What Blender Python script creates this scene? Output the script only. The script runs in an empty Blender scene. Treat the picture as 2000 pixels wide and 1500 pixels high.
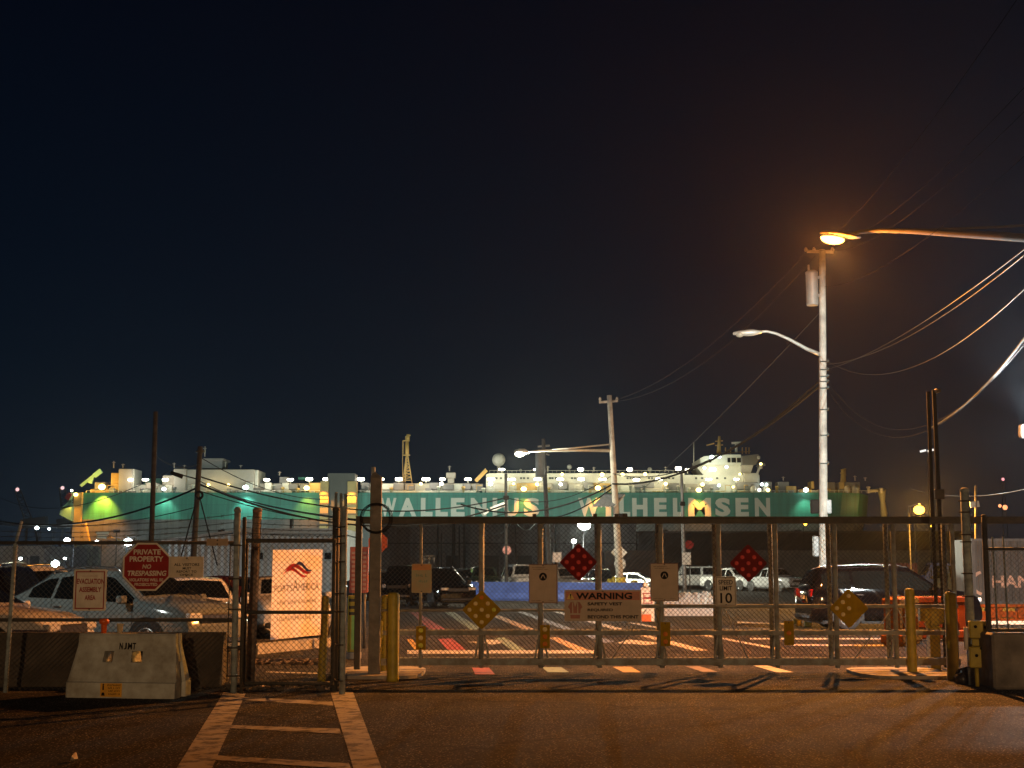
import bpy, math, random
from mathutils import Vector, Matrix
random.seed(7)
S = bpy.context.scene
COL = S.collection
R = math.radians

# ------------------------------------------------------------------ camera
F = 2778.0                      # focal length in photograph pixels (2000 wide)
HC = 1.6
PITCH = math.atan(365.0 / F)
cd = bpy.data.cameras.new('camera')
cd.sensor_width = 36.0
cd.lens = 36.0 * F / 2000.0
cd.clip_start = 0.1
cd.clip_end = 4000
cam = bpy.data.objects.new('camera', cd)
COL.objects.link(cam)
cam.location = (0, 0, HC)
cam.rotation_euler = (math.pi / 2 + PITCH, 0, 0)
S.camera = cam

# ------------------------------------------------------------------ exposure, world
S.view_settings.view_transform = 'Standard'
S.view_settings.look = 'None'
S.view_settings.exposure = 0.0
S.view_settings.gamma = 1.0
try:
    S.cycles.use_denoising = True
    S.cycles.volume_bounces = 0
    S.cycles.max_bounces = 8
    S.cycles.transparent_max_bounces = 16
    S.cycles.use_light_tree = True
    S.cycles.sample_clamp_indirect = 3.0
except Exception:
    pass
world = bpy.data.worlds.new('World')
S.world = world
world.use_nodes = True
wn, wl = world.node_tree.nodes, world.node_tree.links
bg = wn['Background']
tc = wn.new('ShaderNodeTexCoord')
sep = wn.new('ShaderNodeSeparateXYZ')
wl.new(tc.outputs['Generated'], sep.inputs[0])
ramp = wn.new('ShaderNodeValToRGB')
wl.new(sep.outputs['Z'], ramp.inputs[0])
els = ramp.color_ramp.elements
els[0].position = 0.0
els[0].color = (0.0052, 0.0088, 0.0145, 1)
els[1].position = 1.0
els[1].color = (0.0002, 0.0012, 0.0040, 1)
for p, c in ((0.05, (0.0028, 0.0066, 0.0128)), (0.13, (0.0009, 0.0043, 0.0105)),
             (0.22, (0.0003, 0.0028, 0.0082)), (0.38, (0.0002, 0.0016, 0.0054))):
    e = els.new(p)
    e.color = (*c, 1)
wl.new(ramp.outputs[0], bg.inputs['Color'])
bg.inputs['Strength'].default_value = 1.0


# pixel of the 2000 x 1500 photograph -> world
def ray(u, v):
    a, b = (u - 1000) / F, (750 - v) / F
    return Vector((a, math.cos(PITCH) - b * math.sin(PITCH), math.sin(PITCH) + b * math.cos(PITCH)))


def P(u, v, Y):
    d = ray(u, v)
    return Vector((0, 0, HC)) + d * (Y / d.y)


def G(u, v, z=0.0):
    d = ray(u, v)
    return Vector((0, 0, HC)) + d * ((z - HC) / d.z)


def X(u, Y):
    return P(u, 1115, Y).x


def Z(v, Y):
    return P(1000, v, Y).z


# ------------------------------------------------------------------ light objects
def lamp_light(kind, loc, power, color, radius=0.15, target=None, cone=None, blend=0.3, parent=None, name='lamp_light'):
    d = bpy.data.lights.new(name, kind)
    d.energy = power
    d.color = color
    d.shadow_soft_size = radius
    if kind == 'SPOT':
        d.spot_size = R(cone)
        d.spot_blend = blend
    o = bpy.data.objects.new(name, d)
    COL.objects.link(o)
    o.location = loc
    if target is not None:
        o.rotation_euler = (Vector(target) - Vector(loc)).to_track_quat('-Z', 'Y').to_euler()
    if parent is not None:
        o.parent = parent
        o.location = Vector(loc) - wloc(parent)
    return o


def wloc(o):
    p = Vector(o.location)
    while o.parent:
        o = o.parent
        p = p + Vector(o.location)
    return p


SODIUM = (1.0, 0.40, 0.10)
SODIUM2 = (1.0, 0.40, 0.045)
COOL = (0.80, 1.0, 0.93)
WARMW = (1.0, 0.92, 0.66)
AMBER = (1.0, 0.66, 0.12)

# ------------------------------------------------------------------ materials
MATS = {}


def nodes_of(m):
    m.use_nodes = True
    return m.node_tree.nodes, m.node_tree.links, m.node_tree.nodes['Principled BSDF']


def mat(name, col, rough=0.6, metal=0.0, var=0.25, scale=6.0, bump=0.0, bscale=40.0, col2=None, spec=0.5, coat=0.0, trans=0.0):
    if name in MATS:
        return MATS[name]
    m = bpy.data.materials.new(name)
    n, l, b = nodes_of(m)
    t = n.new('ShaderNodeTexCoord')
    nz = n.new('ShaderNodeTexNoise')
    nz.inputs['Scale'].default_value = scale
    nz.inputs['Detail'].default_value = 6
    nz.inputs['Roughness'].default_value = 0.6
    l.new(t.outputs['Object'], nz.inputs['Vector'])
    rp = n.new('ShaderNodeValToRGB')
    rp.color_ramp.elements[0].position = 0.32
    rp.color_ramp.elements[1].position = 0.68
    c2 = col2 if col2 else tuple(c * (1 - var) for c in col)
    rp.color_ramp.elements[0].color = (*c2, 1)
    rp.color_ramp.elements[1].color = (*[min(1, c * (1 + (0 if col2 else var * 0.4))) for c in col], 1)
    l.new(nz.outputs['Fac'], rp.inputs[0])
    l.new(rp.outputs[0], b.inputs['Base Color'])
    b.inputs['Roughness'].default_value = rough
    b.inputs['Metallic'].default_value = metal
    b.inputs['Specular IOR Level'].default_value = spec
    b.inputs['Coat Weight'].default_value = coat
    if trans:
        b.inputs['Transmission Weight'].default_value = trans
    if bump:
        nb = n.new('ShaderNodeTexNoise')
        nb.inputs['Scale'].default_value = bscale
        nb.inputs['Detail'].default_value = 5
        l.new(t.outputs['Object'], nb.inputs['Vector'])
        bp = n.new('ShaderNodeBump')
        bp.inputs['Strength'].default_value = bump
        bp.inputs['Distance'].default_value = 0.02
        l.new(nb.outputs['Fac'], bp.inputs['Height'])
        l.new(bp.outputs[0], b.inputs['Normal'])
    MATS[name] = m
    return m


def glow(name, col, strength):
    if name in MATS:
        return MATS[name]
    m = bpy.data.materials.new(name)
    m.use_nodes = True
    n, l = m.node_tree.nodes, m.node_tree.links
    n.clear()
    o = n.new('ShaderNodeOutputMaterial')
    e = n.new('ShaderNodeEmission')
    e.inputs[0].default_value = (*col, 1)
    e.inputs[1].default_value = strength
    l.new(e.outputs[0], o.inputs[0])
    try:
        m.cycles.emission_sampling = 'NONE'
    except Exception:
        pass
    MATS[name] = m
    return m


def asphalt(name, base, dark, light):
    m = bpy.data.materials.new(name)
    n, l, b = nodes_of(m)
    t = n.new('ShaderNodeTexCoord')

    def noise(sc, det=6, ro=0.6):
        z = n.new('ShaderNodeTexNoise')
        z.inputs['Scale'].default_value = sc
        z.inputs['Detail'].default_value = det
        z.inputs['Roughness'].default_value = ro
        l.new(t.outputs['Object'], z.inputs['Vector'])
        return z

    def rampn(src, p0, c0, p1, c1):
        r = n.new('ShaderNodeValToRGB')
        r.color_ramp.elements[0].position = p0
        r.color_ramp.elements[1].position = p1
        r.color_ramp.elements[0].color = (*c0, 1)
        r.color_ramp.elements[1].color = (*c1, 1)
        l.new(src, r.inputs[0])
        return r

    def mix(kind, a, c, f=1.0):
        x = n.new('ShaderNodeMix')
        x.data_type = 'RGBA'
        x.blend_type = kind
        if isinstance(f, float):
            x.inputs[0].default_value = f
        else:
            l.new(f, x.inputs[0])
        l.new(a, x.inputs[6])
        l.new(c, x.inputs[7])
        return x.outputs[2]
    big = rampn(noise(0.35, 5).outputs['Fac'], 0.35, dark, 0.68, base)
    grit = rampn(noise(17, 4, 0.8).outputs['Fac'], 0.36, (0.10, 0.10, 0.10), 0.66, (2.3, 2.3, 2.3))
    c = mix('MULTIPLY', big.outputs[0], grit.outputs[0])
    c = mix('MULTIPLY', c, rampn(noise(7.5, 8, .9).outputs['Fac'], 0.40, (.30, .30, .30), 0.60, (1.7, 1.7, 1.7)).outputs[0])
    vor = n.new('ShaderNodeTexVoronoi')
    vor.voronoi_dimensions = '2D'
    vor.inputs['Scale'].default_value = 22
    l.new(t.outputs['Object'], vor.inputs['Vector'])
    chip = rampn(vor.outputs['Distance'], 0.13, (1, 1, 1), 0.2, (0, 0, 0))
    lt = n.new('ShaderNodeRGB')
    lt.outputs[0].default_value = (*light, 1)
    sel = n.new('ShaderNodeMath')
    sel.operation = 'MULTIPLY'
    l.new(chip.outputs[0], sel.inputs[0])
    pick = rampn(vor.outputs['Color'], 0.35, (0, 0, 0), 0.8, (1, 1, 1))
    l.new(pick.outputs[0], sel.inputs[1])
    c = mix('MIX', c, lt.outputs[0], sel.outputs[0])
    # long tyre wear and oil blotches
    mp = n.new('ShaderNodeMapping')
    mp.inputs['Scale'].default_value = (1.5, .07, 1)
    l.new(t.outputs['Object'], mp.inputs['Vector'])
    tz = n.new('ShaderNodeTexNoise')
    tz.inputs['Scale'].default_value = 1
    tz.inputs['Detail'].default_value = 4
    l.new(mp.outputs[0], tz.inputs['Vector'])
    c = mix('MULTIPLY', c, rampn(tz.outputs['Fac'], 0.36, (.62, .62, .62), 0.62, (1.15, 1.15, 1.15)).outputs[0])
    c = mix('MULTIPLY', c, rampn(noise(1.1, 7, .7).outputs['Fac'], 0.34, (.50, .50, .50), 0.55, (1.05, 1.05, 1.05)).outputs[0])
    # old cracks
    ck = n.new('ShaderNodeTexVoronoi')
    ck.feature = 'DISTANCE_TO_EDGE'
    ck.inputs['Scale'].default_value = 0.22
    wv = noise(1.4, 4)
    ad = n.new('ShaderNodeVectorMath')
    ad.operation = 'MULTIPLY_ADD'
    ad.inputs[1].default_value = (0.9, 0.9, 0.9)
    l.new(wv.outputs['Color'], ad.inputs[0])
    l.new(t.outputs['Object'], ad.inputs[2])
    l.new(ad.outputs[0], ck.inputs['Vector'])
    cr = rampn(ck.outputs['Distance'], 0.004, (0.25, 0.25, 0.25), 0.010, (1, 1, 1))
    c = mix('MULTIPLY', c, cr.outputs[0])
    l.new(c, b.inputs['Base Color'])
    b.inputs['Roughness'].default_value = 0.92
    b.inputs['Specular IOR Level'].default_value = 0.15
    bp = n.new('ShaderNodeBump')
    bp.inputs['Strength'].default_value = 1.0
    bp.inputs['Distance'].default_value = 0.06
    l.new(noise(13, 6, 0.8).outputs['Fac'], bp.inputs['Height'])
    l.new(bp.outputs[0], b.inputs['Normal'])
    return m


def worn_paint(name, col, wear=0.46):
    if name in MATS:
        return MATS[name]
    m = bpy.data.materials.new(name)
    n, l, b = nodes_of(m)
    t = n.new('ShaderNodeTexCoord')
    a = n.new('ShaderNodeTexNoise')
    a.inputs['Scale'].default_value = 4.5
    a.inputs['Detail'].default_value = 9
    a.inputs['Roughness'].default_value = 0.72
    l.new(t.outputs['Object'], a.inputs['Vector'])
    r = n.new('ShaderNodeValToRGB')
    r.color_ramp.elements[0].position = wear - 0.09
    r.color_ramp.elements[1].position = wear + 0.02
    r.color_ramp.elements[0].color = (0.05, 0.046, 0.042, 1)
    r.color_ramp.elements[1].color = (*col, 1)
    e = r.color_ramp.elements.new(wear + 0.2)
    e.color = (*[c * 0.8 for c in col], 1)
    l.new(a.outputs['Fac'], r.inputs[0])
    l.new(r.outputs[0], b.inputs['Base Color'])
    b.inputs['Roughness'].default_value = 0.7
    MATS[name] = m
    return m


def corrugated(name, col, period=0.28, axis='X', var=0.3, rough=0.55):
    m = mat(name, col, rough, 0.0, var, 1.2)
    n, l = m.node_tree.nodes, m.node_tree.links
    b = n['Principled BSDF']
    t = n.new('ShaderNodeTexCoord')
    w = n.new('ShaderNodeTexWave')
    w.wave_type = 'BANDS'
    w.bands_direction = axis
    w.inputs['Scale'].default_value = 0.314 / period
    l.new(t.outputs['Object'], w.inputs['Vector'])
    bp = n.new('ShaderNodeBump')
    bp.inputs['Strength'].default_value = 0.8
    bp.inputs['Distance'].default_value = period * 0.2
    l.new(w.outputs['Fac'], bp.inputs['Height'])
    l.new(bp.outputs[0], b.inputs['Normal'])
    return m


M_WHITE = mat('sign_white', (0.72, 0.68, 0.60), 0.7, 0, 0.15, 5, spec=.15, col2=(.50, .45, .37))
M_RED = mat('sign_red', (0.28, 0.024, 0.022), 0.7, 0, 0.2, 7, spec=.12)
M_DRED = mat('sign_dark_red', (0.17, 0.010, 0.010), 0.75, spec=.06)
M_BLACK = mat('black_paint', (0.014, 0.013, 0.012), 0.75, spec=.1)
M_GALV = mat('galvanised_steel', (0.29, 0.355, 0.375), 0.75, 0.0, 0.5, 9, 0.2, 60)
M_RUST = mat('rusted_steel', (0.34, 0.28, 0.24), 0.75, 0.1, 0.5, 7, 0.4, 40, col2=(0.12, 0.07, 0.04))
M_DSTEEL = mat('dark_steel', (0.06, 0.058, 0.052), 0.7, 0.0, 0.4, 8)
M_WIRE = mat('fence_wire', (0.058, 0.062, 0.058), 0.6, 0.1, 0.3, 5)
M_YEL = mat('yellow_paint', (0.42, 0.33, 0.03), 0.55, 0, 0.3, 6, 0.15, 30)
M_WOODP = mat('weathered_wood', (0.34, 0.32, 0.28), 0.85, 0, 0.5, 4, 0.5, 18)
M_DWOOD = mat('dark_wood', (0.10, 0.105, 0.10), 0.85, 0, 0.4, 5, 0.5, 18)
M_CONC = mat('concrete', (0.34, 0.31, 0.27), 0.85, 0, 0.4, 3.5, 0.4, 22)
M_DCONC = mat('dirty_concrete', (0.085, 0.072, 0.058), 0.9, 0, 0.5, 2.5, 0.4, 22)
M_PLAST = mat('white_plastic', (0.50, 0.54, 0.50), 0.55, 0, 0.35, 5.0, 0.15, 14, col2=(0.28, 0.275, 0.23))
M_ORANGE = mat('orange_plastic', (0.72, 0.13, 0.02), 0.4, 0, 0.2, 6)
M_CABLE = mat('cable_black', (0.014, 0.014, 0.014), 0.8, 0, 0.1, 3, spec=.1)
M_CABLEG = mat('cable_grey', (0.065, 0.08, 0.08), 0.8, 0.0, 0.2, 3, spec=.1)
M_GLASS = mat('dark_glass', (0.004, 0.005, 0.005), 0.04, 0, 0.1, 3, spec=0.8)
M_TYRE = mat('tyre_rubber', (0.02, 0.02, 0.02), 0.8, 0, 0.3, 12)
M_RIM = mat('alloy_rim', (0.55, 0.53, 0.50), 0.3, 0.7, 0.1, 12)
M_TRIM = mat('black_trim', (0.015, 0.015, 0.015), 0.45)
M_CHROME = mat('chrome', (0.75, 0.74, 0.72), 0.15, 0.95, 0.05, 12)
M_LENS = mat('lamp_lens', (0.75, 0.76, 0.75), 0.08, 0.3, 0.1, 20, spec=0.9)
M_TAIL = mat('tail_lens', (0.16, 0.004, 0.004), 0.12, 0, 0.2, 20, spec=0.8)
M_AMBL = mat('amber_lens', (0.75, 0.33, 0.03), 0.12, 0, 0.2, 20, spec=0.9)
M_REDB = mat('red_reflector', (0.85, 0.10, 0.09), 0.15, 0, 0.2, 20, spec=1.0)
M_AMBB = mat('amber_reflector', (1.0, 0.80, 0.42), 0.1, 0, 0.2, 20, spec=1.0)
M_GRNB = mat('green_yellow_reflector', (0.80, 0.85, 0.12), 0.1, 0, 0.2, 20, spec=1.0)


# ------------------------------------------------------------------ mesh builder
class MB:
    def __init__(s):
        s.v, s.f, s.m, s.s = [], [], [], []
        s.mi = 0

    def add(s, vs, fs, smooth=False):
        o = len(s.v)
        s.v += [Vector(p) for p in vs]
        for f in fs:
            s.f.append([i + o for i in f])
            s.m.append(s.mi)
            s.s.append(smooth)
        return s

    def box(s, x0, x1, y0, y1, z0, z1):
        v = [(x, y, z) for z in (z0, z1) for y in (y0, y1) for x in (x0, x1)]
        return s.add(v, [(0, 2, 3, 1), (4, 5, 7, 6), (0, 1, 5, 4), (2, 6, 7, 3), (0, 4, 6, 2), (1, 3, 7, 5)])

    def bbox(s, x0, x1, y0, y1, z0, z1, b=0.02):
        # chamfered box (all vertical + horizontal front edges)
        vs = []
        for z, k in ((z0, b), (z0 + b, 0), (z1 - b, 0), (z1, b)):
            vs += [(x0 + k, y0 + b, z), (x0 + b, y0 + k, z), (x1 - b, y0 + k, z), (x1 - k, y0 + b, z),
                   (x1 - k, y1 - b, z), (x1 - b, y1 - k, z), (x0 + b, y1 - k, z), (x0 + k, y1 - b, z)]
        fs = [tuple(range(7, -1, -1)), tuple(range(24, 32))]
        for j in range(3):
            for i in range(8):
                a, c = j * 8 + i, j * 8 + (i + 1) % 8
                fs.append((a, c, c + 8, a + 8))
        return s.add(vs, fs)

    def obox(s, c, ax, h):
        c = Vector(c)
        v = []
        for k in (-1, 1):
            for j in (-1, 1):
                for i in (-1, 1):
                    v.append(c + Vector(ax[0]) * i * h[0] + Vector(ax[1]) * j * h[1] + Vector(ax[2]) * k * h[2])
        return s.add(v, [(0, 2, 3, 1), (4, 5, 7, 6), (0, 1, 5, 4), (2, 6, 7, 3), (0, 4, 6, 2), (1, 3, 7, 5)])

    def bar(s, p0, p1, w, h):
        p0, p1 = Vector(p0), Vector(p1)
        d = (p1 - p0).normalized()
        u = Vector((0, 0, 1)) if abs(d.z) < 0.9 else Vector((0, 1, 0))
        a = d.cross(u).normalized()
        b = a.cross(d).normalized()
        return s.obox((p0 + p1) / 2, (d, a, b), ((p1 - p0).length / 2, w / 2, h / 2))

    def tube(s, pts, r, n=8, caps=True):
        pts = [Vector(p) for p in pts]
        rr = r if isinstance(r, (list, tuple)) else [r] * len(pts)
        vs, fs = [], []
        prev = None
        for i, p in enumerate(pts):
            d = (pts[min(i + 1, len(pts) - 1)] - pts[max(i - 1, 0)]).normalized()
            if prev is None:
                u = Vector((0, 0, 1)) if abs(d.z) < 0.9 else Vector((0, 1, 0))
                a = d.cross(u).normalized()
            else:
                a = (prev - d * prev.dot(d)).normalized()
            prev = a
            b = d.cross(a)
            for k in range(n):
                t = 2 * math.pi * k / n
                vs.append(p + (a * math.cos(t) + b * math.sin(t)) * rr[i])
        for i in range(len(pts) - 1):
            for k in range(n):
                q = (k + 1) % n
                fs.append((i * n + k, i * n + q, (i + 1) * n + q, (i + 1) * n + k))
        s.add(vs, fs, n > 4)
        if caps:
            o = len(s.v) - len(vs)
            s.f += [[o + k for k in range(n - 1, -1, -1)], [o + (len(pts) - 1) * n + k for k in range(n)]]
            s.m += [s.mi] * 2
            s.s += [False] * 2
        return s

    def lathe(s, prof, c, n=16, axis='Z', smooth=True, sx=1.0):
        c = Vector(c)
        vs, fs = [], []
        for r, z in prof:
            for k in range(n):
                t = 2 * math.pi * k / n
                p = (r * math.cos(t) * sx, r * math.sin(t), z)
                if axis == 'Y':
                    p = (p[0], p[2], p[1])
                elif axis == 'X':
                    p = (p[2], p[0], p[1])
                vs.append(c + Vector(p))
        for j in range(len(prof) - 1):
            for k in range(n):
                q = (k + 1) % n
                fs.append((j * n + k, j * n + q, (j + 1) * n + q, (j + 1) * n + k))
        s.add(vs, fs, smooth)
        o = len(s.v) - len(vs)
        for j, rev in ((0, True), (len(prof) - 1, False)):
            if prof[j][0] > 1e-4:
                ring = [o + j * n + k for k in range(n)]
                s.f.append(ring[::-1] if rev else ring)
                s.m.append(s.mi)
                s.s.append(False)
        return s

    def sphere(s, c, r, n=16, sz=1.0):
        pr = [(max(1e-5, r * math.sin(math.pi * i / n)), -r * sz * math.cos(math.pi * i / n)) for i in range(n + 1)]
        return s.lathe(pr, c, n)

    def prism(s, poly, y0, y1):
        n = len(poly)
        vs = [(x, y0, z) for x, z in poly] + [(x, y1, z) for x, z in poly]
        fs = [tuple(range(n)), tuple(range(2 * n - 1, n - 1, -1))]
        for i in range(n):
            j = (i + 1) % n
            fs.append((j, i, n + i, n + j))
        return s.add(vs, fs)

    def xf(s, mtx, start=0):
        for i in range(start, len(s.v)):
            s.v[i] = mtx @ s.v[i]
        return s

    def build(s, name, mats, parent=None, local=False, origin=None):
        me = bpy.data.meshes.new(name)
        if origin is None and parent is None and not local:
            xs = [p.x for p in s.v]
            ys = [p.y for p in s.v]
            zs = [p.z for p in s.v]
            origin = Vector(((min(xs) + max(xs)) / 2, (min(ys) + max(ys)) / 2, min(zs)))
        base = Vector((0, 0, 0))
        if parent is not None and not local:
            base = wloc(parent)
        elif origin is not None:
            base = Vector(origin)
        me.from_pydata([tuple(p - base) for p in s.v], [], s.f)
        if not isinstance(mats, (list, tuple)):
            mats = [mats]
        for m in mats:
            me.materials.append(m)
        me.polygons.foreach_set('material_index', s.m)
        me.polygons.foreach_set('use_smooth', s.s)
        me.update()
        o = bpy.data.objects.new(name, me)
        COL.objects.link(o)
        if parent is not None:
            o.parent = parent
        elif not local:
            o.location = base
        return o


def tag(o, label, cat, group=None):
    o['label'] = label
    o['category'] = cat
    if group:
        o['group'] = group
    return o


def thing(name, label, cat, loc, group=None, rz=0.0):
    o = bpy.data.objects.new(name, None)
    o.empty_display_size = 0.2
    COL.objects.link(o)
    o.location = loc
    o.rotation_euler = (0, 0, rz)
    return tag(o, label, cat, group)


def struct(o, kind='structure'):
    o['kind'] = kind
    return o


# ------------------------------------------------------------------ lettering
TXT = {}


def text_geo(s, bold=0.0):
    k = (s, bold)
    if k not in TXT:
        cu = bpy.data.curves.new('lettering_curve', 'FONT')
        cu.body = s
        cu.offset = bold
        cu.resolution_u = 3
        ob = bpy.data.objects.new('lettering_temp', cu)
        COL.objects.link(ob)
        dg = bpy.context.evaluated_depsgraph_get()
        me = bpy.data.meshes.new_from_object(ob.evaluated_get(dg))
        vs = [(p.co.x, p.co.y) for p in me.vertices]
        fs = [list(q.vertices) for q in me.polygons]
        bpy.data.objects.remove(ob)
        bpy.data.meshes.remove(me)
        bpy.data.curves.remove(cu)
        TXT[k] = (vs, fs)
    return TXT[k]


def text(mb, s, x0, x1, z0, z1, y, bold=0.02, slant=0.0, fr=None):
    """flat lettering filling the box x0..x1, z0..z1 in the plane y (facing -y); fr = optional function (x, z) -> world"""
    vs, fs = text_geo(s, bold)
    ax0, ax1 = min(p[0] for p in vs), max(p[0] for p in vs)
    az0, az1 = min(p[1] for p in vs), max(p[1] for p in vs)
    out = []
    for p in vs:
        zz = (p[1] - az0) / (az1 - az0)
        x = x0 + (p[0] - ax0) / (ax1 - ax0) * (x1 - x0) + slant * (zz - 0.5) * (z1 - z0)
        z = z0 + zz * (z1 - z0)
        out.append(fr(x, z) if fr else (x, y, z))
    mb.add(out, fs)


def chain_link(mb, x0, x1, z0, z1, y, pitch=0.073, r=0.0034, zfun=None):
    """two crossing families of straight wires clipped to the rectangle"""
    h = z1 - z0
    for fam in (0, 1):
        k = -int(h / pitch) - 2
        while x0 + k * pitch < x1:
            a = x0 + k * pitch
            # wire from (a, z0) to (a+h, z1) ; mirrored for the second family
            xa, za, xb, zb = a, z0, a + h, z1
            if xa < x0:
                za += x0 - xa
                xa = x0
            if xb > x1:
                zb -= xb - x1
                xb = x1
            if xb - xa > 0.01:
                if fam:
                    xa, xb = x0 + x1 - xa, x0 + x1 - xb
                yy = y + (0.003 if fam else -0.003)
                mb.tube([(xa, yy, za), (xb, yy, zb)], r, 3, False)
            k += 1


def sag(p0, p1, drop, n=14):
    p0, p1 = Vector(p0), Vector(p1)
    return [p0.lerp(p1, i / n) - Vector((0, 0, 4 * drop * (i / n) * (1 - i / n))) for i in range(n + 1)]
# ================================================================== SETTING
M_ASPH = asphalt('asphalt', (0.045, 0.042, 0.039), (0.024, 0.0225, 0.021), (0.62, 0.57, 0.50))
g = MB()
g.add([(-1500, -60, 0), (1500, -60, 0), (1500, 2500, 0), (-1500, 2500, 0)], [(0, 1, 2, 3)])
struct(g.build('ground', M_ASPH, origin=(0, 0, 0)))

PW = worn_paint('road_paint_white', (0.46, 0.44, 0.40))
PWC = worn_paint('road_paint_white_old', (0.38, 0.355, 0.31), 0.51)
PR = worn_paint('road_paint_red', (0.28, 0.03, 0.015))
PG = worn_paint('road_paint_green', (0.17, 0.25, 0.16))
PY = worn_paint('road_paint_yellow', (0.44, 0.27, 0.025))
PB = worn_paint('road_paint_blue', (0.11, 0.13, 0.24))
PV = worn_paint('road_paint_violet', (0.18, 0.13, 0.15))


def mark(name, m, polys, z=0.004):
    b = MB()
    for q in polys:
        b.add([G(u, v, z) for u, v in q], [tuple(range(len(q)))[::-1]])
    return struct(b.build(name, m))


# crosswalk ladder in front of the walking gate
def ext(a, b, y):
    t = (y - a.y) / (b.y - a.y)
    return a.lerp(b, t)


cw = MB()
lo0, lo1 = G(437, 1352, .004), G(345, 1500, .004)
li0, li1 = G(480, 1354, .004), G(414, 1500, .004)
ri0, ri1 = G(645, 1350, .004), G(690, 1500, .004)
ro0, ro1 = G(689, 1350, .004), G(745, 1500, .004)
lo2, li2, ri2, ro2 = [ext(a, b, 6.0) for a, b in ((lo0, lo1), (li0, li1), (ri0, ri1), (ro0, ro1))]
cw.add([lo0, li0, li2, lo2], [(3, 2, 1, 0)])
cw.add([ri0, ro0, ro2, ri2], [(3, 2, 1, 0)])
for q in (((474, 1361), (649, 1370), (651, 1378), (470, 1367)), ((450, 1416), (663, 1423), (666, 1433), (446, 1422)),
          ((424, 1475), (682, 1491), (686, 1502), (420, 1484))):
    cw.add([G(u, v, .004) for u, v in q], [(3, 2, 1, 0)])
for yy in (9.0, 7.2):
    a, b = ext(li0, li1, yy), ext(ri0, ri1, yy)
    cw.add([a, b, b - Vector((0, .3, 0)), a - Vector((0, .3, 0))], [(3, 2, 1, 0)])
struct(cw.build('crosswalk_marking', PWC))

mark('road_marking', PW, [((795, 1270), (1165, 1270), (1165, 1276), (795, 1277))])
mark('road_marking', PR, [((800, 1196), (816, 1196), (882, 1236), (848, 1236)), ((855, 1248), (882, 1247), (912, 1269.5), (874, 1269.5)),
                          ((922, 1304), (955, 1304), (967, 1317), (928, 1317))])
mark('road_marking', PG, [((869, 1196), (886, 1195), (940, 1228), (922, 1232)), ((966, 1246), (986, 1245), (1026, 1269.5), (1000, 1269.5)),
                          ((1058, 1303), (1096, 1303), (1112, 1313), (1070, 1313))])
mark('road_marking', PY, [((960, 1203), (976, 1202), (1057, 1234), (1040, 1236)), ((1072, 1246), (1087, 1244), (1150, 1269.5), (1122, 1269.5)),
                          ((1196, 1302), (1232, 1302), (1252, 1313), (1218, 1313)), ((794, 1248), (805, 1248), (822, 1269.5), (810, 1269.5))])
mark('road_marking', PB, [((1008, 1194), (1022, 1194), (1122, 1229), (1106, 1231)), ((1140, 1240), (1156, 1239), (1200, 1253), (1180, 1256))])
mark('road_marking', PV, [((1338, 1301), (1366, 1301), (1402, 1312), (1372, 1312))])
mark('road_marking', PW, [((1078, 1194), (1094, 1195), (1238, 1234), (1214, 1234)), ((1250, 1241), (1268, 1241), (1382, 1270), (1354, 1271)),
                          ((1468, 1299), (1496, 1299), (1550, 1313), (1517, 1313))])
mark('road_marking', PW, [((1225, 1216), (1246, 1217), (1336, 1234), (1322, 1235)), ((1365, 1240), (1376, 1239), (1524, 1266), (1514, 1268))])
mark('road_marking', PW, [((1202, 1256), (1230, 1249), (1285, 1255), (1290, 1257), (1262, 1260), (1240, 1258))])
mark('road_marking', PW, [((910, 1254), (944, 1252), (948, 1249), (985, 1250), (1002, 1252), (962, 1259), (944, 1256))])
mark('road_marking', PW, [((1465, 1246), (1745, 1246), (1745, 1249), (1465, 1249)), ((1545, 1258), (1748, 1259), (1748, 1262), (1545, 1261))])
mark('road_marking', PW, [((1440, 1214), (1558, 1218), (1558, 1220.5), (1440, 1217))])
mark('road_marking', PW, [((520, 1311), (650, 1315), (650, 1317), (520, 1313))])


def pad(name, u0, u1, v0, v1, m):
    b = MB()
    a, c = G((u0 + u1) / 2, v1), G((u0 + u1) / 2, v0)
    x0, x1 = X(u0, a.y), X(u1, a.y)
    n = 20
    ring = []
    for k in range(n):
        t = 2 * math.pi * k / n
        q = 0.55
        cx, cy = math.cos(t), math.sin(t)
        ring.append(((x0 + x1) / 2 + (x1 - x0) / 2 * math.copysign(abs(cx) ** q, cx), (a.y + c.y) / 2 + (c.y - a.y) / 2 * math.copysign(abs(cy) ** q, cy)))
    b.add([(x, y, 0.0) for x, y in ring] + [(x, y, 0.05) for x, y in ring],
          [tuple(range(n, 2 * n))] + [(k, (k + 1) % n, n + (k + 1) % n, n + k) for k in range(n)])
    return struct(b.build(name, m))


pad('concrete_pad', 640, 822, 1307, 1327, M_CONC)
pad('concrete_pad', 1690, 1880, 1309, 1327, M_CONC)

# ================================================================== LEFT FENCE
YF = 19.2
sF = F / YF


def zf(v, Y=YF):
    return Z(v, Y)


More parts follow.
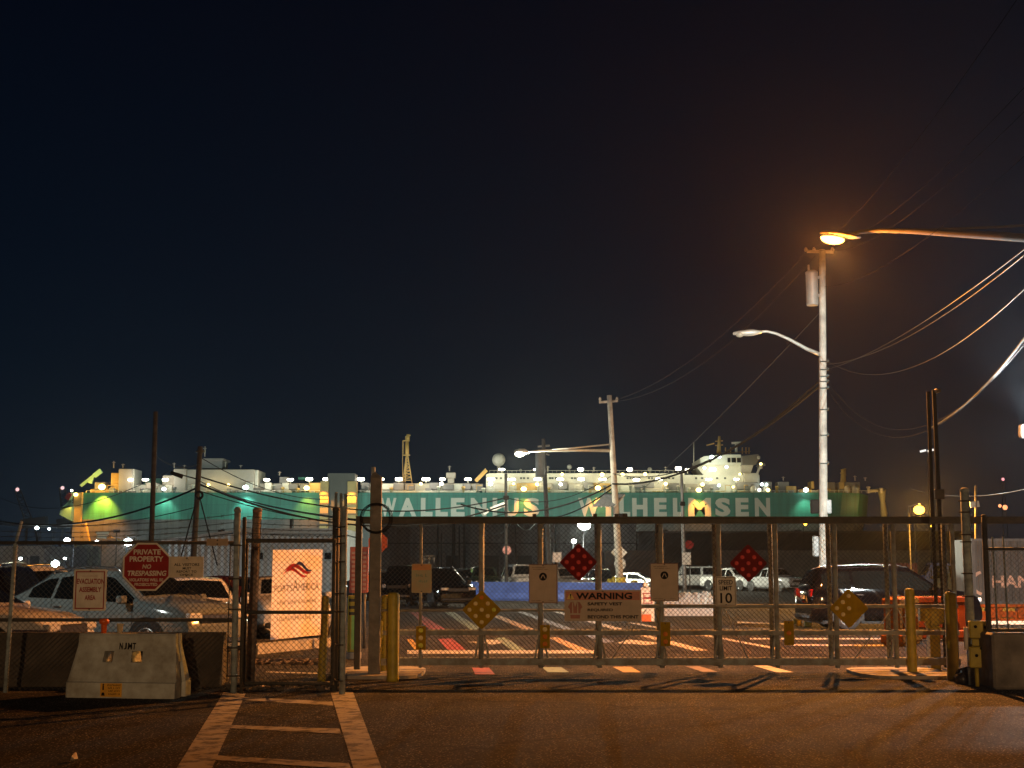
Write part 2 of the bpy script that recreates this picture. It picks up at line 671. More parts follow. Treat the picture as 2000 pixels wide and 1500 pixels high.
lf = thing('chain_link_fence', 'long chain link fence topped with barbed wire behind the white plastic barrier', 'fence',
           (X(200, YF), YF, 0))
b = MB()
chain_link(b, X(-90, YF), X(455, YF), 0.04, zf(1058), YF)
b.build('wire_mesh', M_WIRE, lf)
for v in (1060, 1211):
    b = MB()
    b.tube([(X(-90, YF), YF + .03, zf(v)), (X(457, YF), YF + .03, zf(v))], 0.024, 8)
    b.build('rail', M_DSTEEL, lf)
for u in (24, -85):
    b = MB()
    b.tube([(X(u - 4, YF), YF + .02, 0), (X(u + 3, YF), YF + .02, zf(1062))], 0.03, 10)
    b.tube([(X(u + 3, YF), YF + .02, zf(1062)), (X(u + 13, YF), YF + .02, zf(1018))], 0.02, 8)
    b.build('post', M_GALV, lf)
b = MB()
b.tube([(X(462, YF), YF, 0), (X(461, YF), YF, zf(998))], 0.042, 12)
b.sphere((X(461, YF), YF, zf(997)), 0.05, 10)
b.build('end_post', M_GALV, lf)
for v in (1065, 1130, 1190, 1265, 1320):
    b = MB()
    b.tube([(X(448, YF), YF - .02, zf(v)), (X(461, YF), YF - .05, zf(v)), (X(478, YF), YF - .02, zf(v))], 0.012, 6)
    b.build('clamp_band', M_DSTEEL, lf)
b = MB()
b.tube([(X(449, YF), YF - .01, zf(1330)), (X(449, YF), YF - .01, zf(1062))], 0.008, 6)
b.build('tension_bar', M_DSTEEL, lf)
for k, v in enumerate((1045, 1032, 1020, 1004)):
    b = MB()
    p = sag((X(-90, YF), YF, zf(v + 12)), (X(459, YF), YF, zf(v)), 0.05 + .02 * k, 20)
    b.tube(p, 0.004, 4)
    for q in p[1:-1]:
        b.tube([q - Vector((.02, 0, .02)), q + Vector((.02, 0, .02))], .003, 3)
        b.tube([q - Vector((-.02, 0, .02)), q + Vector((-.02, 0, .02))], .003, 3)
    b.build('barbed_wire', M_WIRE, lf)

# low dark concrete barrier row behind it
YW = 20.5
b = MB()
prof = [(YW - .3, 0), (YW - .3, .10), (YW - .17, .30), (YW - .1, .735), (YW + .1, .735), (YW + .17, .30), (YW + .3, .10), (YW + .3, 0)]
x0, x1 = X(-120, YW), X(443, YW)
n = len(prof)
b.add([(x0, y, z) for y, z in prof] + [(x1, y, z) for y, z in prof],
      [tuple(range(n)), tuple(range(2 * n - 1, n - 1, -1))] + [(i, n + i, n + (i + 1) % n, (i + 1) % n) for i in range(n)])
tag(b.build('concrete_wall', M_DCONC), 'low dark concrete wall running behind the chain link fence below the parked cars', 'wall')
b = MB()
a, c = G(488, 1278), G(642, 1262)
b.bar(a + Vector((0, 0, .09)), c + Vector((0, 0, .09)), .35, .18)
tag(b.build('kerb_block', M_CONC), 'short grey concrete kerb block lying behind the walking gate banner', 'kerb')
random.seed(3)
b = MB()
for k in range(160):
    p = G(random.uniform(484, 625), random.uniform(1289, 1299))
    r = random.uniform(.02, .06)
    b.obox((p.x, p.y, r * .5), (Vector((1, random.uniform(-1, 1), .2)).normalized(), Vector((random.uniform(-1, 1), 1, 0)).normalized(), (0, .2, 1)), (r, r * .7, r * .4))
o = tag(b.build('leaf_litter', mat('litter', (0.16, 0.12, 0.09), 0.9, 0, 0.6, 3)), 'heap of dead leaves and litter swept against the kerb behind the walking gate', 'litter')
o['kind'] = 'stuff'
b = MB()
for k in range(120):
    p = G(random.uniform(380, 700), random.uniform(1336, 1350))
    r = random.uniform(.012, .04)
    b.obox((p.x, p.y, r * .4), (Vector((1, random.uniform(-1, 1), .2)).normalized(), Vector((random.uniform(-1, 1), 1, 0)).normalized(), (0, .2, 1)), (r, r * .7, r * .4))
o = tag(b.build('gutter_debris', mat('debris', (0.10, 0.085, 0.07), 0.9, 0, 0.6, 3)), 'scattered grit and rubbish along the bottom of the fence', 'litter')
o['kind'] = 'stuff'
for (u, v, w, lab) in ((507, 1344, .12, 'crumpled pale paper lying on the ground under the walking gate'),
                       (378, 1339, .16, 'pale scrap of paper lying by the corner of the plastic barrier'),
                       (143, 1488, .05, 'pale scrap of paper on the asphalt at the bottom left')):
    b = MB()
    p = G(u, v)
    for k in range(3):
        b.add([p + Vector((w * (-.5 + .3 * k), 0, .01)), p + Vector((w * (.0 + .2 * k), -.06, .05 - .01 * k)), p + Vector((w * (.3 + .1 * k), .05, .02)), p + Vector((w * (-.2 + .1 * k), .08, .07))],
              [(0, 1, 2), (0, 2, 3), (1, 3, 2)])
    tag(b.build('scrap_paper', M_WHITE), lab, 'litter')


# ------------------------------------------------------------------ sign helpers
def scribble(mb, x0, x1, z0, z1, y, fr=None, seed=1):
    """a line of lettering too small to read: uneven upright strokes"""
    rnd = random.Random(seed)
    h = z1 - z0
    x = x0
    while x < x1 - h * .3:
        w = h * rnd.uniform(.25, .6)
        if rnd.random() < .16:
            x += h * .5
            continue
        t = h * .2
        for (a, c, d, e) in ((x, x + t, z0, z1 - rnd.random() * h * .3), (x + t, x + w, z0 + h * rnd.choice((0, .4, .8)), None)):
            if e is None:
                e = d + t
            q = [(a, d), (c, d), (c, e), (a, e)]
            mb.add([fr(*p) if fr else (p[0], y, p[1]) for p in q], [(0, 1, 2, 3)])
        x += w + h * .22


def board(name, label, u0, v0, u1, v1, Y, m, cat='sign', corner=0.02, th=0.006, group=None):
    x0, x1, z0, z1 = X(u0, Y), X(u1, Y), Z(v1, Y), Z(v0, Y)
    c = corner
    poly = []
    for cx, cz, a0 in ((x1 - c, z1 - c, 0), (x0 + c, z1 - c, 90), (x0 + c, z0 + c, 180), (x1 - c, z0 + c, 270)):
        for k in range(4):
            t = R(a0 + 30 * k)
            poly.append((cx + c * math.cos(t), cz + c * math.sin(t)))
    b = MB()
    b.prism(poly[::-1], Y, Y + th)
    o = b.build(name, m)
    tag(o, label, cat, group)
    if cat == 'sign':
        for bz in (z0 + .022, z1 - .022):
            b = MB()
            b.lathe([(.011, 0), (.011, -.005), (1e-4, -.008)], ((x0 + x1) / 2, Y - .001, bz), 8, 'Y')
            b.build('bolt', M_DSTEEL, o)
    return o, x0, x1, z0, z1


def rect_ring(mb, x0, x1, z0, z1, t, y):
    for a in ((x0, x1, z0, z0 + t), (x0, x1, z1 - t, z1), (x0, x0 + t, z0 + t, z1 - t), (x1 - t, x1, z0 + t, z1 - t)):
        mb.add([(a[0], y, a[2]), (a[1], y, a[2]), (a[1], y, a[3]), (a[0], y, a[3])], [(0, 1, 2, 3)])


def lay(x0, x1, z0, z1):
    return lambda a, c: (x0 + (x1 - x0) * a, z0 + (z1 - z0) * c)


def lines(o, m, rows, x0, x1, z0, z1, y, bold=.02, name='lettering'):
    """rows: (string, a0, a1, c0, c1[, slant]) as fractions of the board, from the bottom left"""
    b = MB()
    for k, r in enumerate(rows):
        fa = lay(x0, x1, z0, z1)
        p, q = fa(r[1], r[3]), fa(r[2], r[4])
        if r[0] is None:
            scribble(b, p[0], q[0], p[1], q[1], y, seed=k + 3)
        else:
            text(b, r[0], p[0], q[0], p[1], q[1], y, bold, r[5] if len(r) > 5 else 0)
    return b.build(name, m, o)


Ys = YF - .035
# evacuation sign
o, x0, x1, z0, z1 = board('evacuation_sign', 'white evacuation assembly area sign with red lettering and red border on the fence', 145, 1112, 209, 1193, Ys, M_WHITE)
b = MB()
rect_ring(b, x0 + .025, x1 - .025, z0 + .025, z1 - .025, .014, Ys - .003)
b.build('border', M_RED, o)
lines(o, M_RED, [('EVACUATION', .1, .93, .645, .775), ('ASSEMBLY', .17, .85, .45, .575), ('AREA', .35, .68, .26, .375), (None, .25, .72, .83, .85)], x0, x1, z0, z1, Ys - .003, .03)

# octagonal private property sign
cu, cv, rr = 286, 1107, 46
cx, cz, rad = X(cu, Ys), Z(cv, Ys), rr / sF
oc = [(cx + rad * math.cos(R(22.5 + 45 * k)) / math.cos(R(22.5)), cz + rad * math.sin(R(22.5 + 45 * k)) / math.cos(R(22.5))) for k in range(8)]
b = MB()
b.prism(oc[::-1], Ys, Ys + .006)
o = tag(b.build('private_property_sign', M_WHITE), 'red octagonal private property no trespassing sign with white rim on the fence', 'sign')
b = MB()
k8 = .93
b.prism([(cx + (x - cx) * k8, cz + (z - cz) * k8) for x, z in oc][::-1], Ys - .003, Ys - .001)
b.build('red_face', M_RED, o)
lines(o, M_WHITE, [('PRIVATE', .22, .79, .755, .865), ('PROPERTY', .14, .85, .605, .72), ('NO', .42, .6, .46, .55, .15), ('TRESPASSING', .10, .92, .31, .42, .15),
                   ('VIOLATORS WILL BE', .14, .86, .195, .26), ('PROSECUTED', .26, .74, .10, .165)],
      cx - rad, cx + rad, cz - rad, cz + rad, Ys - .006, .03)

# visitors sign and small name plate
o, x0, x1, z0, z1 = board('visitors_sign', 'small cream sign about all visitors, wired to the fence beside the red octagon', 332, 1087, 397, 1128, Ys, mat('cream_paint', (0.58, 0.50, 0.38), 0.5), corner=.01)
lines(o, M_BLACK, [('ALL VISITORS', .12, .88, .55, .68), ('MUST', .38, .64, .38, .5), ('REPORT TO', .2, .8, .23, .34), ('OFFICE', .3, .7, .08, .18), (None, .46, .56, .84, .9)], x0, x1, z0, z1, Ys - .003, .02)
board('name_plate', 'blank weathered tan name plate on the top rail of the fence', 402, 1052, 444, 1066, Ys, mat('tan_paint', (0.35, 0.26, 0.17), 0.6), corner=.01)

# ================================================================== WALKING GATE
YG = 19.25
wg = thing('walking_gate', 'narrow chain link walking gate with dark pipe frame, in front of the large banner', 'gate', (X(565, YG), YG, 0))
b = MB()
chain_link(b, X(479, YG), X(653, YG), .06, Z(1044, YG), YG)
b.build('wire_mesh', M_WIRE, wg)
for nm, u0, v0, u1, v1, r in (('rail', 476, 1056, 655, 1056, .028), ('rail', 476, 1196, 655, 1196, .024), ('rail', 476, 1335, 655, 1335, .024),
                              ('stile', 480, 1335, 480, 1056, .024), ('stile', 652, 1335, 652, 1056, .024)):
    b = MB()
    b.tube([(X(u0, YG), YG + .03, Z(v0, YG)), (X(u1, YG), YG + .03, Z(v1, YG))], r, 8)
    b.build(nm, M_DSTEEL, wg)
for k, v in enumerate((1046, 1036, 1026, 1014)):
    b = MB()
    p = sag((X(478, YG), YG + .05, Z(v - 6, YG)), (X(655, YG), YG + .05, Z(v, YG)), .02, 10)
    b.tube(p, .004, 4)
    for q in p[1:-1]:
        b.tube([q - Vector((.02, 0, .02)), q + Vector((.02, 0, .02))], .003, 3)
    b.build('barbed_wire', M_WIRE, wg)


def pipe_post(name, label, u0, u1, v_top, Y, r, m, v_bot=None, group=None, cap=True, n=12):
    b = MB()
    z0 = 0 if v_bot is None else Z(v_bot, Y)
    zt = Z(v_top, Y)
    b.tube([(X(u0, Y), Y, z0), (X(u1, Y), Y, zt)], r, n)
    if cap:
        b.sphere((X(u1, Y), Y, zt), r * 1.12, 10, .6)
    o = b.build(name, m)
    return tag(o, label, 'post', group)


GP = 'steel posts around the walking gate'
pipe_post('gate_post', 'thin dark hinge post with clamp bands at the left of the walking gate', 477, 475, 1012, 19.05, .026, M_DSTEEL, group=GP)
pipe_post('gate_post', 'stout rusty post standing just behind the left edge of the walking gate', 493, 500, 997, 20.6, .066, M_RUST, group=GP)
pipe_post('gate_post', 'dark latch post at the right of the walking gate', 656, 655, 995, 19.45, .05, M_DSTEEL, group=GP)
GPOST = pipe_post('gate_post', 'tall galvanised post at the foot of the crosswalk beside the walking gate', 672, 671, 992, 18.95, .04, M_GALV, group=GP)
for u, v, l in ((654, 963, 'leftmost of three thin upright pipes above the latch post'), (664, 965, 'middle of three thin upright pipes above the latch post'),
                (673, 966, 'rightmost of three thin upright pipes above the latch post')):
    pipe_post('thin_pipe', l, u, u, v, 21.6, .022, M_GALV, group='thin pipes by the latch post')
for v in (1030, 1048, 1062, 1098, 1160, 1195, 1260, 1330):
    b = MB()
    b.tube([(X(650, 19), 19.32, Z(v, 19)), (X(660, 19), 18.98, Z(v, 19)), (X(674, 19), 18.88, Z(v - 1, 19))], .012, 6)
    b.build('clamp_band', M_DSTEEL, GPOST)

# banner (thin vinyl that lets the lamp behind shine through)
mv = bpy.data.materials.new('banner_vinyl')
mv.use_nodes = True
n_, l_ = mv.node_tree.nodes, mv.node_tree.links
n_.clear()
om = n_.new('ShaderNodeOutputMaterial')
mx = n_.new('ShaderNodeMixShader')
mx.inputs[0].default_value = 0.82
df = n_.new('ShaderNodeBsdfDiffuse')
tr = n_.new('ShaderNodeBsdfTranslucent')
for q in (df, tr):
    q.inputs[0].default_value = (0.95, 0.90, 0.95, 1)
l_.new(df.outputs[0], mx.inputs[1])
l_.new(tr.outputs[0], mx.inputs[2])
l_.new(mx.outputs[0], om.inputs[0])


def tint(name, col):
    m = bpy.data.materials.new(name)
    m.use_nodes = True
    n, l = m.node_tree.nodes, m.node_tree.links
    n.clear()
    o = n.new('ShaderNodeOutputMaterial')
    x = n.new('ShaderNodeMixShader')
    x.inputs[0].default_value = .5
    d = n.new('ShaderNodeBsdfDiffuse')
    t = n.new('ShaderNodeBsdfTranslucent')
    for q in (d, t):
        q.inputs[0].default_value = (*col, 1)
    l.new(d.outputs[0], x.inputs[1])
    l.new(t.outputs[0], x.inputs[2])
    l.new(x.outputs[0], o.inputs[0])
    return m


c00, c10, c11, c01 = P(528, 1250, 20.15), P(626, 1240, 19.65), P(630, 1073, 19.65), P(533, 1074, 20.15)


def bf(a, c, off=0.0):
    q = c00.lerp(c10, a).lerp(c01.lerp(c11, a), c)
    return q + Vector((0, -off + .02 * math.sin(a * 9) * math.sin(c * 7), 0))


b = MB()
N = 12
b.add([bf(i / N, j / N) for j in range(N + 1) for i in range(N + 1)],
      [(j * (N + 1) + i, j * (N + 1) + i + 1, (j + 1) * (N + 1) + i + 1, (j + 1) * (N + 1) + i) for j in range(N) for i in range(N)], True)
ban = tag(b.build('banner', mv), 'large pale banner with a waving red and blue emblem behind the walking gate mesh', 'banner')
fr4 = lambda a, c: bf(a, c, .004)
b = MB()
text(b, 'PORTS', .06, .42, .525, .60, 0, .0, 0, fr4)
text(b, 'A', .43, .53, .525, .655, 0, .0, 0, fr4)
text(b, 'MERICA', .54, .95, .53, .61, 0, .0, 0, fr4)
scribble(b, .12, .9, .385, .43, 0, fr4, 5)
scribble(b, .12, .9, .2, .25, 0, fr4, 8)
b.build('lettering', tint('banner_ink', (0.16, 0.14, 0.13)), ban)


def swoosh(z_off, th, x0, x1, amp=.075):
    top, bot = [], []
    for k in range(17):
        t = k / 16
        x = x0 + (x1 - x0) * t
        w = math.sin(t * math.pi) ** .7 * th
        z = z_off + amp * math.sin(t * 2 * math.pi * .9 - .3)
        top.append((x, z + w / 2))
        bot.append((x, z - w / 2))
    return top, bot


for zo, th, xa, xb, m in ((.80, .045, .42, .80, tint('emblem_blue', (0.06, 0.07, 0.22))), (.775, .05, .25, .80, tint('emblem_red', (0.62, 0.06, 0.06))),
                          (.735, .04, .22, .72, None)):
    if m is None:
        m = bpy.data.materials['emblem_red']
    t_, b_ = swoosh(zo, th, xa, xb, .045)
    b = MB()
    b.add([fr4(*p) for p in b_] + [fr4(*p) for p in t_], [(i, i + 1, 18 + i, 17 + i) for i in range(16)])
    b.build('emblem_stripe', m, ban)

# ================================================================== LEFT GATE END
YP = 22.0
b = MB()
xw = X(733, YP)
b.bbox(xw - .085, xw + .085, YP - .085, YP + .085, 0, Z(932, YP), .012)
b.add([(xw - .085, YP - .085, Z(932, YP)), (xw + .085, YP - .085, Z(932, YP)), (xw + .085, YP + .085, Z(932, YP)), (xw - .085, YP + .085, Z(932, YP)),
       (xw - .04, YP, Z(919, YP))], [(0, 1, 4), (1, 2, 4), (2, 3, 4), (3, 0, 4)])
wp = tag(b.build('wooden_post', mat('post_wood', (.20, .19, .17), .85, 0, .4, 5, .5, 18)), 'tall square wooden post at the left end of the sliding gate, hung with a coil', 'post')
b = MB()
b.tube([(xw - .05, YP, Z(935, YP)), (xw - .05, YP, Z(912, YP))], .035, 8)
b.build('pipe_cap', M_GALV, wp)
random.seed(11)
b = MB()
cc = P(735, 1012, YP - .16)
for k in range(5):
    r = .205 + .012 * k
    pts = []
    for i in range(41):
        t = 2 * math.pi * i / 40
        pts.append(cc + Vector((r * math.cos(t) + random.uniform(-.004, .004), .02 * math.sin(3 * t + k) + .012 * k - .03, r * math.sin(t) * (1 - .02 * k))))
    b.tube(pts, .0045, 5, False)
tag(b.build('wire_coil', M_CABLE), 'loose round coil of black cable hanging on the tall wooden post', 'cable coil')

b = MB()
b.bbox(X(694, 23), X(706, 23), 22.95, 23.06, 0, Z(1008, 23), .008)
gp = tag(b.build('receiver_post', M_DSTEEL), 'dark square steel post under the left end of the overhead beam', 'post')

# ================================================================== SLIDING GATE
YS = 22.6
sS = F / YS
YB = YS + .45
b = MB()
xa, xb = X(703, YS), X(2080, YS)
zb = Z(1016, YS)
b.box(xa, xb, YS - .05, YS + .05, zb - .055, zb + .055)
b.box(xa, xb, YS - .11, YS - .052, zb + .03, zb + .054)
b.box(xa, xb, YS + .052, YS + .09, zb - .05, zb + .03)
ob_ = tag(b.build('overhead_beam', M_DSTEEL), 'long dark steel beam running across the entrance above the sliding gate', 'beam')

sg = thing('sliding_gate', 'wide sliding vehicle gate of paired steel posts and chain link carrying reflector signs', 'gate', (X(1300, YS), YS, 0))
gu0, gu1 = 742, 1868
gx0, gx1 = X(gu0, YS), X(gu1, YS)
M_GATE = mat('gate_steel', (0.33, 0.37, 0.36), 0.8, 0.0, 0.6, 7, 0.3, 40, col2=(0.19, 0.175, 0.145))
for (v, r, Y, n) in ((1293, .05, YS, 'bottom_rail'), (1293, .045, YB, 'bottom_rail'), (1236, .034, YS, 'rail'), (1236, .034, YB, 'rail')):
    b = MB()
    z = Z(v, YS)
    b.box(gx0, gx1, Y - .04, Y + .04, z - r, z + r)
    b.build(n, M_GATE, sg)
for u0, u1, v, r, Y in ((1248, 1868, 1184, .03, YS), (742, 1248, 1192, .018, YS)):
    b = MB()
    b.tube([(X(u0, YS), Y, Z(v, YS)), (X(u1, YS), Y, Z(v, YS))], r, 8)
    b.build('rail', M_GATE, sg)
for u in (822, 940, 1056, 1170, 1291, 1404, 1515, 1631, 1746, 1862):
    x = X(u, YS)
    b = MB()
    b.tube([(x, YS, .1), (x, YS, zb - .06)], .024 if u == 822 else .038, 10)
    b.build('post', M_GATE, sg)
    if u > 830:
        b = MB()
        b.tube([(x, YB, .1), (x, YB, zb - .03)], .038, 10)
        b.build('post', M_GALV, sg)
        zl, zm = Z(1290, YS), Z(1236, YS)
        for pa, pc, w_ in (((x - .10, YS, zl), (x - .02, YS, zm), .03), ((x + .12, YB, zl), (x + .03, YB, zm), .03),
                           ((x, YS, zl + .02), (x, YB, zl + .02), .06), ((x, YS, zb - .03), (x, YB, zb - .03), .05)):
            b = MB()
            b.bar(pa, pc, w_, w_)
            b.build('brace', M_GATE, sg)
for ua, ub in ((1190, 1262), (1460, 1415), (1660, 1740), (1790, 1752)):
    b = MB()
    b.tube([(X(ua, YS), YS + .02, Z(1292, YS)), (X(ub, YS), YS + .02, Z(1190, YS))], .008, 6)
    b.build('tie_rod', M_GATE, sg)
b = MB()
chain_link(b, gx0, gx1, .17, zb - .06, YS + .04, .073, .0036)
b.build('wire_mesh', M_WIRE, sg)
# strands of barbed wire along the beam
b = MB()
for k, dz in enumerate((.10, .2)):
    p = sag((xa + .4, YS + .03 * k, zb + dz), (gx1, YS + .03 * k, zb + dz), .02, 60)
for u in (1044, 1163, 1205, 1220):
    b.box(X(u, YS) - .03, X(u, YS) + .03, YS - .04, YS + .04, zb + .058, zb + .1)
b.build('hanger_bracket', M_DSTEEL, sg)

# ------------------------------------------------------------------ signs on the sliding gate
YQ = YS - .045


def reflector_diamond(label, u, v, r, face, btn, holes=(), tilt=0.0, name='reflector_sign'):
    cx, cz, q = X(u, YQ), Z(v, YQ), r / sS
    e = .03

    def rot(p):
        a = R(45 + tilt)
        return (cx + p[0] * math.cos(a) - p[1] * math.sin(a), cz + p[0] * math.sin(a) + p[1] * math.cos(a))
    h = q * .7071
    pts = []
    for sx, sz, a0 in ((1, 1, 0), (-1, 1, 90), (-1, -1, 180), (1, -1, 270)):
        for k in range(4):
            t = R(a0 + 30 * k)
            pts.append(rot((sx * (h - e) + e * math.cos(t), sz * (h - e) + e * math.sin(t))))
    b = MB()
    b.prism(pts[::-1], YQ, YQ + .006)
    o = tag(b.build(name, face), label, 'sign')
    k = 0
    for j in (-1, 0, 1):
        for i in (-1, 0, 1):
            if (i, j) in holes:
                continue
            x, z = rot((i * h * .62, j * h * .62))
            b = MB()
            rr = .034
            m = btn[k % len(btn)]
            k += 1
            b.lathe([(rr, 0), (rr, -.006), (rr * .8, -.016), (rr * .45, -.022), (1e-4, -.024)], (x, YQ, z), 14, 'Y')
            b.build('reflector', m, o)
    return o


M_YSIGN = mat('yellow_sign', (0.36, 0.23, 0.008), 0.75, 0, 0.25, 6, spec=.06)
reflector_diamond('yellow diamond sign with nine round amber reflectors on the left half of the sliding gate', 941, 1191, 38, M_YSIGN,
                  [M_AMBB, M_AMBB, M_GRNB, M_AMBB, M_AMBB, M_AMBB, M_AMBB, M_AMBB, mat('orange_reflector', (.8, .25, .04), .12)])
reflector_diamond('dark red diamond sign with round red reflectors above the warning sign', 1130, 1098, 37, M_DRED, [M_REDB])
reflector_diamond('dark red diamond sign with round red reflectors up and right of the speed limit sign', 1462, 1100, 37, M_DRED, [M_REDB])
reflector_diamond('yellow diamond sign with only five reflectors left, in front of the black SUV wheel', 1656, 1188, 38, M_YSIGN, [M_AMBB],
                  holes=((-1, -1), (0, -1), (1, -1), (1, 0)), tilt=0)


def object_marker(label, u, v0, v1, btn, tilt=0):
    o, x0, x1, z0, z1 = board('object_marker', label, u - 9.5, v0, u + 9.5, v1, YQ, M_YSIGN, corner=.008, group='object markers on the sliding gate')
    for k, m in enumerate(btn):
        if m is None:
            continue
        b = MB()
        rr = .038
        b.lathe([(rr, 0), (rr, -.006), (rr * .8, -.016), (rr * .45, -.022), (1e-4, -.024)], ((x0 + x1) / 2, YQ, z0 + (z1 - z0) * (.18 + .32 * k)), 14, 'Y')
        b.build('reflector', m, o)


OR_ = bpy.data.materials['orange_reflector']
object_marker('narrow yellow marker with three yellow reflectors, below the flare tinted green and orange notice', 823, 1223, 1269, [M_GRNB, M_AMBB, M_GRNB])
object_marker('narrow yellow marker with orange reflectors, below the square notice left of the red diamond', 1064, 1221, 1266, [OR_, OR_, M_AMBB])
object_marker('narrow yellow marker with two orange reflectors, below the square notice by the speed limit sign', 1298, 1215, 1262, [OR_, OR_, None])
object_marker('narrow amber marker with a single faint reflector, right of the speed limit sign', 1538, 1213, 1260, [None, OR_, None])

M_FLARE = mat('flare_tinted_notice', (0.30, 0.36, 0.24), 0.6, 0, 0.4, 3, col2=(0.42, 0.28, 0.14))  # green of lens flare put into the notice colour and ink
o, x0, x1, z0, z1 = board('flare_tinted_notice', 'orange headed notice with lens flare green in its colour on the leftmost gate post', 804, 1101, 843, 1158, YQ, M_FLARE)
b = MB()
b.add([(x0 + .01, YQ - .003, z1 - .1), (x1 - .01, YQ - .003, z1 - .1), (x1 - .01, YQ - .003, z1 - .012), (x0 + .01, YQ - .003, z1 - .012)], [(0, 1, 2, 3)])
b.build('header', mat('orange_header', (.5, .2, .03), .5), o)
lines(o, mat('flare_green_ink', (.12, .26, .18), .6), [(None, .22, .8, .55, .66), (None, .22, .8, .36, .46)], x0, x1, z0, z1, YQ - .003)

M_TAN = mat('notice_board', (0.52, 0.43, 0.34), 0.75, 0, .12, 6, spec=.1)
for u0, u1, v0, v1, lab in ((1033, 1088, 1102, 1178, 'square white notice with a black round emblem beside the left red diamond'),
                            (1270, 1325, 1100, 1174, 'square white notice with a black round emblem between the warning and speed limit signs')):
    o, x0, x1, z0, z1 = board('notice', lab, u0, v0, u1, v1, YQ, M_TAN)
    b = MB()
    rect_ring(b, x0, x1, z0, z1, .01, YQ - .002)
    b.build('border', mat('brown_edge', (.16, .06, .04), .6), o)
    b = MB()
    cx, cz, r = (x0 + x1) / 2, z0 + (z1 - z0) * .68, .062
    b.add([(cx + r * math.cos(t), YQ - .003, cz + r * math.sin(t)) for t in [2 * math.pi * k / 24 for k in range(24)]], [tuple(range(24))])
    b.build('emblem', M_BLACK, o)
    b = MB()
    for s_ in (-1, 1):
        b.add([(cx + s_ * .008, YQ - .005, cz + .036), (cx + s_ * .002, YQ - .005, cz + .02), (cx + s_ * .028, YQ - .005, cz - .03), (cx + s_ * .04, YQ - .005, cz - .03)], [(0, 1, 2, 3)])
    b.build('emblem_mark', M_TAN, o)
    lines(o, M_BLACK, [(None, .12, .6, .9, .93), (None, .12, .7, .855, .88), (None, .1, .45, .05, .075), (None, .7, .9, .05, .075)], x0, x1, z0, z1, YQ - .003)

o, x0, x1, z0, z1 = board('warning_sign', 'wide white warning sign about safety vests with a dark orange header, low on the gate', 1102, 1152, 1252, 1213, YQ - .01, M_TAN, corner=.01)
yq = YQ - .013
b = MB()
f_ = lay(x0, x1, z0, z1)
p, q = f_(.02, .67), f_(.98, .95)
b.add([(p[0], yq, p[1]), (q[0], yq, p[1]), (q[0], yq, q[1]), (p[0], yq, q[1])], [(0, 1, 2, 3)])
b.build('header', mat('warning_header', (.42, .12, .05), .5), o)
lines(o, M_BLACK, [('WARNING', .15, .88, .70, .91), ('SAFETY VEST', .3, .75, .5, .6), ('REQUIRED', .3, .63, .3, .4), ('BEYOND THIS POINT', .3, .96, .08, .19)], x0, x1, z0, z1, yq - .003, .035)
b = MB()
tri = [f_(.03, .70), f_(.13, .70), f_(.08, .92)]
b.add([(a, yq - .003, c) for a, c in tri], [(0, 1, 2)])
b.mi = 1
for pp in ([f_(.073, .78), f_(.087, .78), f_(.09, .87), f_(.07, .87)], [f_(.073, .725), f_(.087, .725), f_(.087, .755), f_(.073, .755)]):
    b.add([(a, yq - .006, c) for a, c in pp], [(0, 1, 2, 3)])
b.build('warning_triangle', [mat('triangle_yellow', (.7, .45, .05), .5), M_BLACK], o)
b = MB()
vest = [f_(*t) for t in ((.08, .08), (.20, .08), (.21, .38), (.235, .45), (.2, .60), (.165, .62), (.14, .45), (.115, .62), (.08, .60), (.045, .45), (.07, .38))]
b.add([(a, yq, c) for a, c in vest], [tuple(range(len(vest)))])
b.mi = 1
for pp in ([f_(.075, .2), f_(.205, .2), f_(.205, .25), f_(.075, .25)], [f_(.1, .25), f_(.115, .25), f_(.112, .6), f_(.1, .6)], [f_(.165, .25), f_(.18, .25), f_(.178, .6), f_(.166, .6)]):
    b.add([(a, yq - .003, c) for a, c in pp], [(0, 1, 2, 3)])
b.build('vest_picture', [mat('vest_red', (.34, .12, .08), .6), M_TAN], o)

o, x0, x1, z0, z1 = board('speed_limit_sign', 'white speed limit 10 sign on the sliding gate', 1397, 1126, 1437, 1184, YQ, M_WHITE, corner=.02)
lines(o, M_BLACK, [('SPEED', .14, .84, .73, .88), ('LIMIT', .2, .8, .53, .68), ('10', .22, .8, .1, .45)], x0, x1, z0, z1, YQ - .003, .015)
b = MB()
rect_ring(b, x0 + .012, x1 - .012, z0 + .012, z1 - .012, .007, YQ - .002)
b.build('border', M_BLACK, o)

# ================================================================== BOLLARDS AND GATE HARDWARE


def bollard(label, u, vb, vt, r_px, lean=0.0, group='yellow bollards at the entrance'):
    p = G(u, vb)
    s = F / p.y
    r = r_px / s
    zt = Z(vt, p.y)
    b = MB()
    b.lathe([(r, 0), (r * 1.02, .05), (r, .1), (r, zt - .05), (r * .93, zt - .025), (r * .7, zt - .006), (1e-4, zt)], (p.x, p.y, 0), 18)
    if lean:
        b.xf(Matrix.Translation((p.x, p.y, 0)) @ Matrix.Rotation(lean, 4, 'Y') @ Matrix.Translation((-p.x, -p.y, 0)))
    return tag(b.build('bollard', M_YEL), label, 'bollard', group)


